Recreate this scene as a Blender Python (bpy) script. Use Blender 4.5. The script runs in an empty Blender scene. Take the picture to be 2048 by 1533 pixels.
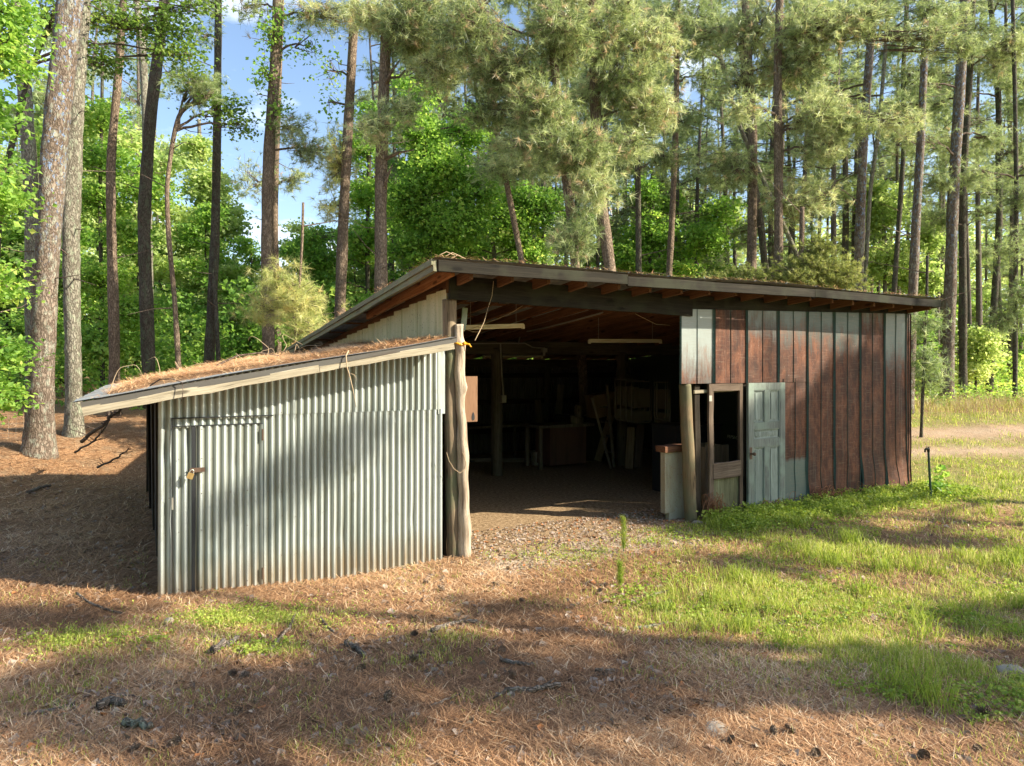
import bpy, math, random
import numpy as np
from mathutils import Vector, Matrix

C = bpy.data.collections.new("place")
bpy.context.scene.collection.children.link(C)
SC = bpy.context.scene
R = math.radians

# ------------------------------------------------------------------ camera, sky, sun, exposure
F = 1365.0; CX = 1024.0; HY = 735.0; CAMZ = 2.1
cam_d = bpy.data.cameras.new("camera"); cam = bpy.data.objects.new("camera", cam_d)
SC.collection.objects.link(cam)
cam_d.sensor_width = 36.0; cam_d.lens = 36.0 * F / 2048.0
cam_d.shift_y = -(766.5 - HY) / 2048.0
cam_d.clip_start = 0.05; cam_d.clip_end = 3000
cam.location = (0, 0, CAMZ); cam.rotation_euler = (R(90), 0, 0)
SC.camera = cam

SUN_EL = R(33.0)
sh = Vector((0.974, -0.227, 0)).normalized()
SUN = Vector((sh.x * math.cos(SUN_EL), sh.y * math.cos(SUN_EL), math.sin(SUN_EL)))
sun_d = bpy.data.lights.new("sun", 'SUN'); sun_d.energy = 5.0; sun_d.angle = R(0.6)
sun_d.color = (1.0, 0.90, 0.72)
sun = bpy.data.objects.new("sun", sun_d); SC.collection.objects.link(sun)
sun.rotation_euler = (-SUN).to_track_quat('-Z', 'Y').to_euler()

w = bpy.data.worlds.new("World"); SC.world = w; w.use_nodes = True
nt = w.node_tree; nt.nodes.clear()
wo = nt.nodes.new('ShaderNodeOutputWorld'); bg = nt.nodes.new('ShaderNodeBackground')
sky = nt.nodes.new('ShaderNodeTexSky'); sky.sky_type = 'NISHITA'; sky.sun_disc = False
sky.sun_elevation = SUN_EL; sky.sun_rotation = math.atan2(sh.x, sh.y)
sky.air_density = 1.0; sky.dust_density = 1.2; sky.ozone_density = 1.2
tc = nt.nodes.new('ShaderNodeTexCoord'); mp = nt.nodes.new('ShaderNodeMapping')
mp.inputs['Scale'].default_value = (1.0, 1.0, 2.6); mp.inputs['Location'].default_value = (0.35, 0.1, 0.2)
cn = nt.nodes.new('ShaderNodeTexNoise'); cn.inputs['Scale'].default_value = 4.2
cn.inputs['Detail'].default_value = 7; cn.inputs['Roughness'].default_value = 0.55
cr = nt.nodes.new('ShaderNodeValToRGB'); cr.color_ramp.elements[0].position = 0.55; cr.color_ramp.elements[1].position = 0.75
mx = nt.nodes.new('ShaderNodeMixRGB'); mx.inputs['Color2'].default_value = (6.6, 7.0, 7.8, 1)
nt.links.new(tc.outputs['Generated'], mp.inputs['Vector']); nt.links.new(mp.outputs['Vector'], cn.inputs['Vector'])
nt.links.new(cn.outputs['Fac'], cr.inputs['Fac']); nt.links.new(cr.outputs['Color'], mx.inputs['Fac'])
nt.links.new(sky.outputs['Color'], mx.inputs['Color1']); nt.links.new(mx.outputs['Color'], bg.inputs['Color'])
nt.links.new(bg.outputs['Background'], wo.inputs['Surface'])
bg.inputs['Strength'].default_value = 0.12
SC.view_settings.view_transform = 'Standard'; SC.view_settings.look = 'None'
SC.view_settings.gamma = 1.0; SC.view_settings.use_curve_mapping = False
SC.view_settings.exposure = 1.28
SC.render.engine = 'CYCLES'
SC.cycles.max_bounces = 6; SC.cycles.diffuse_bounces = 4; SC.cycles.transmission_bounces = 4
SC.cycles.glossy_bounces = 2; SC.cycles.transparent_max_bounces = 4
SC.cycles.use_denoising = True

# ------------------------------------------------------------------ numbers of the place
OX, OY = -0.666, 7.64; CO, SI = 0.8797, 0.4756
def W(s, t, z): return np.array((OX + CO * s - SI * t, OY + SI * s + CO * t, z))
def st(X, Y):
    dx, dy = X - OX, Y - OY
    return CO * dx + SI * dy, -SI * dx + CO * dy
def PX(px, py, d): return np.array(((px - CX) / F * d, d, CAMZ + (HY - py) / F * d))
def SZ(px, py, t=0.0):                 # a point of the wall plane t = const seen at a pixel
    k = (px - CX) / F
    s = (k * (OY + CO * t) - OX + SI * t) / (CO - SI * k)
    Y = OY + SI * s + CO * t
    return s, CAMZ + (HY - py) / F * Y
def sstep(a, b, x):
    u = np.clip((x - a) / (b - a), 0, 1); return u * u * (3 - 2 * u)

rngg = np.random.default_rng(5)
_perm = rngg.random((64, 64))
def vnoise(x, y, f=1.0):               # smooth value noise, tileable 64
    x = np.asarray(x, float) * f + 200.0; y = np.asarray(y, float) * f + 200.0
    xi = np.floor(x).astype(int); yi = np.floor(y).astype(int)
    u = x - xi; v = y - yi; u = u * u * (3 - 2 * u); v = v * v * (3 - 2 * v)
    a = _perm[xi % 64, yi % 64]; b = _perm[(xi + 1) % 64, yi % 64]
    c = _perm[xi % 64, (yi + 1) % 64]; d = _perm[(xi + 1) % 64, (yi + 1) % 64]
    return (a * (1 - u) + b * u) * (1 - v) + (c * (1 - u) + d * u) * v
def fnoise(x, y, f=1.0): return (vnoise(x, y, f) + 0.5 * vnoise(x, y, f * 2.1) + 0.25 * vnoise(x, y, f * 4.3)) / 1.75

def H(X, Y):
    X = np.asarray(X, float); Y = np.asarray(Y, float)
    s, t = st(X, Y)
    ds = np.maximum(np.maximum(-3.1 - s, s - 8.6), 0); dt = np.maximum(t - 8.2, 0)
    dist = np.hypot(ds, dt)
    m = sstep(0.3, 3.2, dist)
    base = 1.05 * sstep(11.5, 23, Y) + 0.42 * sstep(9.8, 13.2, Y) * sstep(-4.0, -6.5, X)
    h = base * m
    out = sstep(0.0, 0.5, np.hypot(ds, np.maximum(np.maximum(-t, t - 8.0), 0)))
    h = h + (fnoise(X, Y, 0.7) - 0.5) * 0.10 * out + (fnoise(X + 9, Y, 3.1) - 0.5) * 0.035 * (0.35 + 0.65 * out)
    h = h - 0.09 * np.exp(-((s + 1.1) / 1.0) ** 2 - (t / 0.8) ** 2)
    h = h + 0.05 * np.exp(-((s + 1.0) / 0.9) ** 2 - ((t + 0.55) / 0.5) ** 2)
    return h
def H1(x, y): return float(H(x, y))

# ------------------------------------------------------------------ tagging
def tag(o, label=None, cat=None, group=None, kind=None):
    if label: o["label"] = label
    if cat: o["category"] = cat
    if group: o["group"] = group
    if kind: o["kind"] = kind
    return o
def empty(name, loc=(0, 0, 0), rz=0.0):
    o = bpy.data.objects.new(name, None); C.objects.link(o)
    o.location = tuple(loc); o.rotation_euler = (0, 0, rz); o.empty_display_size = 0.2
    return o
def thing(name, label, cat, loc=(0, 0, 0), rz=0.0, group=None):
    return tag(empty(name, loc, rz), label, cat, group)
def dup(root, loc, rz=0.0, sc=1.0, label=None, group=None, sxy=None):
    r = root.copy(); C.objects.link(r); r.location = tuple(loc); r.rotation_euler = (0, 0, rz)
    r.scale = (sc * (sxy or 1), sc * (sxy or 1), sc)
    if label: r["label"] = label
    if group: r["group"] = group
    for ch in list(root.children):
        c = ch.copy(); C.objects.link(c); c.parent = r
        for g in list(ch.children):
            d = g.copy(); C.objects.link(d); d.parent = c
    return r

# ------------------------------------------------------------------ materials
class NB:
    def __init__(s, name):
        m = bpy.data.materials.new(name); m.use_nodes = True; s.m = m; s.t = m.node_tree; s.t.nodes.clear()
        s.out = s.n('ShaderNodeOutputMaterial')
    def n(s, ty, **kw):
        nd = s.t.nodes.new(ty)
        for k, v in kw.items():
            if hasattr(nd, k): setattr(nd, k, v)
            else: nd.inputs[k].default_value = v
        return nd
    def l(s, a, b): s.t.links.new(a, b)
    def attr(s, name): return s.n('ShaderNodeAttribute', attribute_name=name)
    def mapv(s, vec, scale, loc=(0, 0, 0)):
        mp = s.n('ShaderNodeMapping'); mp.inputs['Scale'].default_value = scale; mp.inputs['Location'].default_value = loc
        s.l(vec, mp.inputs['Vector']); return mp.outputs['Vector']
    def noise(s, vec, scale, detail=4, rough=0.55, dist=0.0):
        nd = s.n('ShaderNodeTexNoise'); nd.inputs['Scale'].default_value = scale; nd.inputs['Detail'].default_value = detail
        nd.inputs['Roughness'].default_value = rough; nd.inputs['Distortion'].default_value = dist
        s.l(vec, nd.inputs['Vector']); return nd.outputs['Fac']
    def ramp(s, fac, stops):
        r = s.n('ShaderNodeValToRGB'); e = r.color_ramp.elements
        while len(e) < len(stops): e.new(0.5)
        for i, (p, c) in enumerate(stops):
            e[i].position = p; e[i].color = (c[0], c[1], c[2], 1) if hasattr(c, '__len__') else (c, c, c, 1)
        s.l(fac, r.inputs['Fac']); return r.outputs['Color']
    def mix(s, fac, a, b, mode='MIX'):
        m = s.n('ShaderNodeMixRGB', blend_type=mode)
        for nm, v in (('Fac', fac), ('Color1', a), ('Color2', b)):
            if isinstance(v, bpy.types.NodeSocket): s.l(v, m.inputs[nm])
            elif nm == 'Fac': m.inputs[nm].default_value = v
            else: m.inputs[nm].default_value = (v[0], v[1], v[2], 1)
        return m.outputs['Color']
    def math(s, op, a, b=0.5, clamp=False):
        m = s.n('ShaderNodeMath', operation=op, use_clamp=clamp)
        for i, v in enumerate((a, b)):
            if isinstance(v, bpy.types.NodeSocket): s.l(v, m.inputs[i])
            else: m.inputs[i].default_value = v
        return m.outputs['Value']
    def bump(s, h, strength=0.5, dist=0.01, nrm=None):
        b = s.n('ShaderNodeBump'); b.inputs['Strength'].default_value = strength; b.inputs['Distance'].default_value = dist
        s.l(h, b.inputs['Height'])
        if nrm is not None: s.l(nrm, b.inputs['Normal'])
        return b.outputs['Normal']
    def bsdf(s, col, rough=0.8, metal=0.0, nrm=None, spec=0.3):
        p = s.n('ShaderNodeBsdfPrincipled')
        for nm, v in (('Base Color', col), ('Roughness', rough), ('Metallic', metal), ('Specular IOR Level', spec)):
            if isinstance(v, bpy.types.NodeSocket): s.l(v, p.inputs[nm])
            elif nm == 'Base Color': p.inputs[nm].default_value = (v[0], v[1], v[2], 1)
            else: p.inputs[nm].default_value = v
        if nrm is not None: s.l(nrm, p.inputs['Normal'])
        return p
    def done(s, sh): s.l(sh.outputs[0], s.out.inputs['Surface']); return s.m

def wood(name, c_dark, c_mid, c_light, rough=0.85, bump=0.5, fine=60, knots=True, stain=None):
    b = NB(name); g = b.attr('gc').outputs['Vector']
    n1 = b.noise(b.mapv(g, (1.6, fine, fine)), 1.0, 6, 0.65, 0.6)
    n2 = b.noise(b.mapv(g, (0.9, 7, 7)), 1.0, 4, 0.6, 0.3)
    n3 = b.noise(b.mapv(g, (5, 220, 220)), 1.0, 2, 0.5)
    f = b.math('ADD', b.math('MULTIPLY', n1, 0.55), b.math('MULTIPLY', n2, 0.45))
    col = b.ramp(f, [(0.32, c_dark), (0.5, c_mid), (0.68, c_light)])
    col = b.mix(b.ramp(n3, [(0.30, 0.75), (0.42, 0.0)]), col, tuple(x * 0.35 for x in c_dark))
    if knots:
        v = b.n('ShaderNodeTexVoronoi'); v.inputs['Scale'].default_value = 1.0
        b.l(b.mapv(g, (1.9, 7, 7)), v.inputs['Vector'])
        col = b.mix(b.ramp(v.outputs['Distance'], [(0.10, 0.8), (0.17, 0.0)]), col, tuple(x * 0.45 for x in c_dark))
    if stain:
        col = b.mix(b.ramp(b.noise(b.mapv(g, (2.2, 2.2, 2.2), (3, 1, 2)), 1.0, 5, 0.6), [(0.48, 0.0), (0.62, 0.85)]), col, stain)
    nr = b.bump(n1, bump, 0.006); nr = b.bump(n3, bump * 0.6, 0.003, nr)
    return b.done(b.bsdf(col, rough, 0, nr, 0.2))

M = {}
M['wood_grey'] = wood('weathered_grey_wood', (0.055, 0.045, 0.032), (0.15, 0.125, 0.09), (0.27, 0.23, 0.17))
M['wood_beam'] = wood('beam_wood', (0.045, 0.037, 0.027), (0.105, 0.088, 0.062), (0.17, 0.145, 0.105))
M['wood_rake'] = wood('mossy_rake_wood', (0.08, 0.075, 0.045), (0.20, 0.19, 0.125), (0.33, 0.31, 0.22), stain=(0.22, 0.24, 0.14))
M['wood_edge'] = wood('dark_roof_edge_wood', (0.008, 0.007, 0.005), (0.022, 0.019, 0.013), (0.050, 0.043, 0.030), stain=(0.034, 0.036, 0.021))
M['wood_fascia'] = wood('fascia_wood', (0.15, 0.125, 0.085), (0.33, 0.29, 0.21), (0.47, 0.42, 0.32), knots=True)
M['wood_rafter'] = wood('rafter_wood', (0.06, 0.028, 0.014), (0.15, 0.072, 0.034), (0.24, 0.125, 0.062))
M['wood_outer'] = wood('lit_orange_rafter_wood', (0.15, 0.06, 0.025), (0.34, 0.15, 0.06), (0.46, 0.24, 0.11))  # brighter copy of the rafter wood; the lit look is in the colour
M['wood_post'] = wood('peeled_log', (0.13, 0.09, 0.06), (0.44, 0.36, 0.27), (0.66, 0.58, 0.47), fine=45, bump=1.0)
M['wood_postg'] = wood('grey_post', (0.08, 0.06, 0.04), (0.21, 0.16, 0.105), (0.34, 0.27, 0.18), fine=45, bump=1.0, stain=(0.12, 0.14, 0.08))
M['wood_lintel'] = wood('door_post', (0.07, 0.048, 0.026), (0.19, 0.135, 0.078), (0.30, 0.235, 0.145), fine=35, bump=0.8, stain=(0.15, 0.145, 0.085))
M['wood_door'] = wood('blue_grey_door', (0.085, 0.095, 0.085), (0.18, 0.20, 0.18), (0.29, 0.32, 0.28), fine=80, knots=False, stain=(0.24, 0.30, 0.25))
M['wood_panel'] = wood('pale_green_door_panel', (0.11, 0.125, 0.11), (0.24, 0.28, 0.25), (0.40, 0.46, 0.41), fine=80, knots=False)
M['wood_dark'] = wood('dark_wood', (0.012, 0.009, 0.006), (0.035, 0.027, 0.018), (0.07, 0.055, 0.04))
M['wood_brown'] = wood('brown_frame_wood', (0.05, 0.036, 0.025), (0.125, 0.09, 0.065), (0.21, 0.165, 0.125), fine=70, knots=False)
M['plywood'] = wood('plywood', (0.17, 0.12, 0.07), (0.29, 0.22, 0.14), (0.38, 0.31, 0.21), fine=20)
M['ply_green'] = wood('delaminated_plywood', (0.03, 0.028, 0.014), (0.15, 0.15, 0.085), (0.30, 0.31, 0.19), fine=38, bump=1.0, knots=False)
M['board_brown'] = wood('brown_board', (0.19, 0.105, 0.06), (0.235, 0.135, 0.08), (0.28, 0.165, 0.10), fine=8, knots=False, bump=0.1)
M['wood_cap'] = wood('red_brown_cap', (0.07, 0.032, 0.018), (0.155, 0.072, 0.04), (0.25, 0.13, 0.075), fine=50, knots=False)

def painted(name, base, streak, rough=0.6, metal=0.0, sc=(1.2, 6, 6), amt=(0.5, 0.68), spot=None):
    b = NB(name); g = b.attr('gc').outputs['Vector']
    n = b.noise(b.mapv(g, sc), 1.0, 6, 0.65, 0.3); n2 = b.noise(b.mapv(g, (45, 45, 45)), 1.0, 3)
    col = b.mix(b.ramp(n, [(amt[0], 0.0), (amt[1], 1.0)]), base, streak)
    if spot: col = b.mix(b.ramp(n2, [(0.62, 0.0), (0.68, 0.9)]), col, spot)
    r = b.math('ADD', b.math('MULTIPLY', n, 0.3), rough - 0.15)
    return b.done(b.bsdf(col, r, metal, b.bump(n2, 0.15, 0.003), 0.4))
M['gable'] = painted('pale_green_panel', (0.54, 0.47, 0.28), (0.38, 0.35, 0.18), 0.7, 0.0, (0.8, 9, 9), (0.42, 0.7), (0.14, 0.12, 0.07))
M['white_panel'] = painted('dirty_white_panel', (0.40, 0.38, 0.29), (0.27, 0.22, 0.14), 0.7, 0.0, (1, 3, 3), (0.45, 0.75), (0.30, 0.15, 0.08))
M['tin_roof'] = painted('roof_tin', (0.38, 0.40, 0.40), (0.22, 0.15, 0.10), 0.55, 0.5, (2, 3, 3), (0.5, 0.75))
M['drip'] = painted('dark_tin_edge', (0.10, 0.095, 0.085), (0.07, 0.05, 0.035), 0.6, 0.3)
M['green_board'] = painted('green_board', (0.24, 0.29, 0.22), (0.32, 0.36, 0.27), 0.6)
M['tube_white'] = painted('white_enamel', (0.66, 0.62, 0.47), (0.45, 0.36, 0.2), 0.45, 0, (2, 9, 9), (0.55, 0.75))
M['conduit'] = painted('grey_conduit', (0.42, 0.40, 0.35), (0.26, 0.23, 0.19), 0.45, 0.5)
M['chair_metal'] = painted('chair_steel', (0.22, 0.20, 0.16), (0.14, 0.11, 0.08), 0.45, 0.4)
M['chair_seat'] = painted('chair_panel', (0.15, 0.13, 0.09), (0.10, 0.08, 0.055), 0.5, 0.2)
M['brass'] = painted('brass', (0.75, 0.56, 0.25), (0.50, 0.33, 0.13), 0.35, 0.85)
M['rusty_iron'] = painted('rusty_iron', (0.13, 0.085, 0.06), (0.08, 0.045, 0.03), 0.7, 0.4)
M['black_iron'] = painted('black_iron', (0.03, 0.035, 0.03), (0.06, 0.045, 0.03), 0.5, 0.4)
M['green_iron'] = painted('green_iron', (0.05, 0.10, 0.07), (0.09, 0.06, 0.04), 0.6, 0.2)
M['cardboard'] = painted('cardboard', (0.27, 0.18, 0.10), (0.20, 0.13, 0.07), 0.85)
M['bench_red'] = painted('red_brown_cabinet', (0.13, 0.065, 0.045), (0.09, 0.05, 0.035), 0.7)
M['dark_cooler'] = painted('dark_cooler', (0.020, 0.022, 0.026), (0.035, 0.03, 0.028), 0.5)
M['letter'] = painted('white_lettering', (0.95, 0.93, 0.88), (0.9, 0.87, 0.8), 0.5)
M['yellow'] = painted('yellow_plastic', (0.85, 0.42, 0.02), (0.7, 0.30, 0.02), 0.4)
M['stone'] = painted('pale_stone', (0.36, 0.31, 0.25), (0.22, 0.19, 0.14), 0.9, 0, (7, 7, 7), (0.4, 0.7), (0.15, 0.13, 0.1))
M['wire'] = painted('fence_wire', (0.30, 0.27, 0.22), (0.22, 0.12, 0.07), 0.6, 0.5)
M['twine'] = painted('pale_twine', (0.50, 0.38, 0.24), (0.36, 0.25, 0.15), 0.8)

# corrugated, galvanised
def galv():
    b = NB('galvanised_sheet'); g = b.attr('gc').outputs['Vector']
    n = b.noise(b.mapv(g, (0.5, 3.0, 3.0)), 1.0, 5, 0.6, 0.4)
    n2 = b.noise(b.mapv(g, (1.2, 26, 26)), 1.0, 4, 0.6)
    n3 = b.noise(b.mapv(g, (60, 60, 60)), 1.0, 3, 0.6)
    col = b.ramp(n, [(0.3, (0.39, 0.455, 0.45)), (0.5, (0.52, 0.585, 0.58)), (0.72, (0.64, 0.69, 0.69))])
    col = b.mix(b.ramp(n2, [(0.52, 0.0), (0.68, 0.40)]), col, (0.30, 0.29, 0.21))
    col = b.mix(b.ramp(n3, [(0.66, 0.0), (0.75, 0.5)]), col, (0.7, 0.74, 0.7))
    a = b.attr('lvl').outputs['Fac']     # valley dirt tone, which also paints in the shade of the corrugations
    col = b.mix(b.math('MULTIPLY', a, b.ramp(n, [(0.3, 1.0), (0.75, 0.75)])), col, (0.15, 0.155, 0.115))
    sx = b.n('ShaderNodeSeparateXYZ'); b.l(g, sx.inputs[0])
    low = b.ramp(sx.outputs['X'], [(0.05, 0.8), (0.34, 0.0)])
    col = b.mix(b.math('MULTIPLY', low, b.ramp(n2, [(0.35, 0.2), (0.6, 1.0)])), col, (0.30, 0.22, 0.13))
    n4 = b.noise(b.mapv(g, (1.1, 5, 5), (5, 2, 8)), 1.0, 7, 0.75, 0.8)
    col = b.mix(b.ramp(n4, [(0.57, 0.0), (0.66, 0.55)]), col, (0.23, 0.235, 0.17))
    col = b.mix(b.ramp(n4, [(0.30, 0.6), (0.36, 0.0)]), col, (0.62, 0.66, 0.64))
    r = b.math('ADD', b.math('MULTIPLY', n, 0.25), 0.34)
    return b.done(b.bsdf(col, r, 0.55, b.bump(b.noise(b.mapv(g, (3, 8, 8)), 1.0, 3), 0.25, 0.01), 0.5))
M['galv'] = galv()

# 5V panels with rust below a level that is different on every panel
def rusty():
    b = NB('rusty_painted_sheet'); g = b.attr('gc').outputs['Vector']
    lv = b.attr('lvl').outputs['Fac']; lo = b.attr('low').outputs['Fac']; tint = b.attr('tint').outputs['Fac']
    sx = b.n('ShaderNodeSeparateXYZ'); b.l(g, sx.inputs[0]); z = sx.outputs['X']
    streak = b.noise(b.mapv(g, (1.5, 17, 17)), 1.0, 6, 0.7, 1.2)
    blotch = b.noise(b.mapv(g, (2.4, 5, 5)), 1.0, 8, 0.75, 0.3)
    wl = b.noise(b.mapv(g, (0.0, 9, 9)), 1.0, 2)
    fine = b.noise(b.mapv(g, (26, 55, 55)), 1.0, 4, 0.7)
    hor = b.noise(b.mapv(g, (70, 4, 4)), 1.0, 2, 0.5)
    d = b.math('ADD', b.math('SUBTRACT', lv, z), b.math('MULTIPLY', b.math('SUBTRACT', b.math('ADD', b.math('MULTIPLY', streak, 0.5), b.math('MULTIPLY', blotch, 0.7)), 0.6), 1.5))
    m1 = b.ramp(b.math('ADD', b.math('MULTIPLY', d, 1.35), 0.5), [(0.15, 0.0), (0.5, 0.55), (0.85, 1.0)])
    d2 = b.math('ADD', b.math('SUBTRACT', z, lo), b.math('MULTIPLY', b.math('SUBTRACT', wl, 0.5), 0.12))
    m2 = b.ramp(b.math('ADD', b.math('MULTIPLY', d2, 6.0), 0.5), [(0.3, 0.0), (0.7, 1.0)])
    m = b.math('MULTIPLY', m1, m2)
    rust = b.ramp(b.math('ADD', b.math('MULTIPLY', blotch, 0.65), b.math('ADD', b.math('MULTIPLY', streak, 0.2), b.math('MULTIPLY', fine, 0.15))),
                  [(0.36, (0.022, 0.009, 0.006)), (0.46, (0.072, 0.025, 0.013)), (0.57, (0.165, 0.062, 0.030)), (0.68, (0.27, 0.155, 0.10))])
    soot = b.noise(b.mapv(g, (1.3, 2.6, 2.6), (11, 3, 5)), 1.0, 6, 0.7)
    rust = b.mix(b.ramp(soot, [(0.46, 0.0), (0.62, 0.75)]), rust, (0.040, 0.021, 0.015))
    run = b.noise(b.mapv(g, (0.45, 46, 46), (2, 9, 4)), 1.0, 4, 0.65)
    rust = b.mix(b.ramp(run, [(0.58, 0.0), (0.68, 0.45)]), rust, (0.16, 0.155, 0.13))
    rust = b.mix(b.ramp(run, [(0.34, 0.6), (0.42, 0.0)]), rust, (0.05, 0.022, 0.014))
    rust = b.mix(b.ramp(hor, [(0.55, 0.0), (0.72, 0.35)]), rust, (0.22, 0.15, 0.11))
    zinc = b.mix(tint, (0.035, 0.075, 0.068), (0.32, 0.36, 0.345))
    zinc = b.mix(b.ramp(hor, [(0.4, 0.0), (0.7, 0.22)]), zinc, (0.22, 0.18, 0.15))
    col = b.mix(m, zinc, rust)
    col = b.mix(b.math('MULTIPLY', b.ramp(fine, [(0.60, 0.0), (0.70, 0.6)]), b.ramp(streak, [(0.5, 0.0), (0.6, 1.0)])), col, (0.40, 0.38, 0.34))
    rib = b.attr('rib').outputs['Fac']
    col = b.mix(b.math('MULTIPLY', rib, b.ramp(fine, [(0.35, 0.4), (0.5, 1.0)])), col, (0.06, 0.115, 0.105))
    r = b.math('ADD', b.math('MULTIPLY', m, 0.3), 0.45)
    return b.done(b.bsdf(col, r, 0.1, b.bump(b.noise(b.mapv(g, (5, 9, 9)), 1.0, 4), 0.3, 0.008), 0.35))
M['rusty'] = rusty()

def foliage(name, stops, trans=0.45, rough=0.5):
    b = NB(name); a = b.attr('rnd').outputs['Fac']
    col = b.ramp(a, stops)
    d = b.bsdf(col, rough, 0, None, 0.35)
    t = b.n('ShaderNodeBsdfTranslucent'); c2 = b.mix(0.5, col, (1.0, 1.0, 0.25), 'MULTIPLY')
    b.l(b.mix(0.35, c2, col, 'ADD'), t.inputs['Color'])
    mxs = b.n('ShaderNodeMixShader'); mxs.inputs['Fac'].default_value = trans
    b.l(d.outputs[0], mxs.inputs[1]); b.l(t.outputs[0], mxs.inputs[2])
    return b.done(mxs)
M['leaf'] = foliage('maple_leaves', [(0.0, (0.10, 0.22, 0.045)), (0.5, (0.23, 0.40, 0.075)), (0.85, (0.40, 0.56, 0.12)), (1.0, (0.58, 0.64, 0.18))], 0.55)
M['leaf_deep'] = foliage('deep_green_leaves', [(0.0, (0.08, 0.15, 0.03)), (0.6, (0.17, 0.28, 0.05)), (1.0, (0.32, 0.42, 0.09))])
M['leaf_far'] = foliage('far_leaves', [(0.0, (0.22, 0.32, 0.11)), (0.5, (0.38, 0.50, 0.18)), (1.0, (0.60, 0.66, 0.30))], 0.55)
M['needle'] = foliage('pine_needles', [(0.0, (0.15, 0.20, 0.08)), (0.35, (0.37, 0.44, 0.21)), (0.8, (0.67, 0.70, 0.43)), (0.86, (0.50, 0.38, 0.24)), (1.0, (0.56, 0.44, 0.30))], 0.4, 0.35)
M['needle_far'] = foliage('far_pine_needles', [(0.0, (0.19, 0.26, 0.12)), (0.5, (0.36, 0.44, 0.22)), (1.0, (0.58, 0.64, 0.37))], 0.4, 0.45)
M['needle_gold'] = foliage('yellowing_needles', [(0.0, (0.32, 0.38, 0.13)), (0.5, (0.56, 0.56, 0.23)), (1.0, (0.70, 0.58, 0.28))], 0.35, 0.4)
M['cedar'] = foliage('cedar_foliage', [(0.0, (0.12, 0.15, 0.04)), (0.5, (0.28, 0.32, 0.10)), (0.85, (0.42, 0.42, 0.17)), (1.0, (0.42, 0.28, 0.16))], 0.4, 0.6)
M['grass'] = foliage('grass_blades', [(0.0, (0.13, 0.21, 0.03)), (0.45, (0.30, 0.38, 0.06)), (0.75, (0.48, 0.52, 0.12)), (1.0, (0.72, 0.62, 0.34))], 0.4, 0.5)
M['weed'] = foliage('weed_leaves', [(0.0, (0.13, 0.21, 0.03)), (0.6, (0.30, 0.40, 0.06)), (1.0, (0.50, 0.54, 0.12))], 0.4, 0.5)
M['tan'] = foliage('dry_grass', [(0.0, (0.25, 0.17, 0.09)), (1.0, (0.5, 0.42, 0.26))], 0.3, 0.7)
M['litter'] = foliage('fallen_needles', [(0.0, (0.08, 0.042, 0.024)), (0.35, (0.29, 0.155, 0.078)), (0.7, (0.56, 0.33, 0.17)), (1.0, (0.84, 0.66, 0.44))], 0.12, 0.6)
M['roof_litter'] = foliage('roof_needles', [(0.0, (0.20, 0.08, 0.03)), (0.45, (0.56, 0.30, 0.13)), (1.0, (0.86, 0.64, 0.38))], 0.12, 0.6)
M['dead_leaf'] = foliage('dead_leaves', [(0.0, (0.11, 0.075, 0.05)), (0.5, (0.27, 0.20, 0.155)), (0.9, (0.42, 0.35, 0.29)), (1.0, (0.42, 0.17, 0.06))], 0.15, 0.7)

def bark(name, cd, cm, cl, sc=1.0, lich=None, blue=False):
    b = NB(name); g = b.attr('gc').outputs['Vector']
    v = b.n('ShaderNodeTexVoronoi', feature='DISTANCE_TO_EDGE'); v.inputs['Scale'].default_value = 1.0
    wn = b.n('ShaderNodeTexNoise'); wn.inputs['Scale'].default_value = 1.0; wn.inputs['Detail'].default_value = 5; b.l(b.mapv(g, (7, 16, 16)), wn.inputs['Vector'])
    wv = b.mix(1.0, wn.outputs['Color'], (2.6, 2.6, 2.6), 'MULTIPLY')
    vec = b.n('ShaderNodeMixRGB', blend_type='ADD'); vec.inputs['Fac'].default_value = 1.0
    b.l(b.mapv(g, (8 * sc, 24 * sc, 24 * sc)), vec.inputs['Color1']); b.l(wv, vec.inputs['Color2'])
    b.l(vec.outputs['Color'], v.inputs['Vector'])
    n = b.noise(b.mapv(g, (14, 40, 40)), 1.0, 5, 0.7); n2 = b.noise(b.mapv(g, (1.1, 3, 3)), 1.0, 4)
    crack = b.ramp(v.outputs['Distance'], [(0.0, 0.25), (0.05, 0.5), (0.22, 1.0)])
    plate = b.ramp(b.math('ADD', b.math('MULTIPLY', n, 0.5), b.math('MULTIPLY', n2, 0.5)), [(0.35, cm), (0.62, cl)])
    col = b.mix(crack, cd, plate)
    if lich: col = b.mix(b.ramp(b.noise(b.mapv(g, (5, 9, 9), (7, 7, 7)), 1.0, 5, 0.7), [(0.52, 0.0), (0.6, 0.7)]), col, lich)
    if blue:
        sx = b.n('ShaderNodeSeparateXYZ'); b.l(g, sx.inputs[0])
        hi = b.ramp(b.math('MULTIPLY', sx.outputs['X'], 0.1), [(0.35, 0.0), (0.6, 1.0)])
        col = b.mix(b.math('MULTIPLY', hi, b.ramp(b.noise(b.mapv(g, (9, 14, 14), (1, 5, 2)), 1.0, 4, 0.7), [(0.56, 0.0), (0.62, 0.8)])), col, (0.20, 0.30, 0.48))
    hgt = b.math('ADD', crack, b.math('MULTIPLY', n, 0.35))
    return b.done(b.bsdf(col, 0.9, 0, b.bump(hgt, 0.9, 0.022), 0.15))
M['bark_pine'] = bark('pine_bark', (0.06, 0.042, 0.03), (0.14, 0.105, 0.08), (0.27, 0.215, 0.17), 0.8, (0.30, 0.31, 0.25), True)
M['bark_grey'] = bark('grey_green_bark', (0.055, 0.045, 0.03), (0.17, 0.15, 0.115), (0.32, 0.30, 0.24), 0.85, (0.28, 0.31, 0.22))
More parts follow.
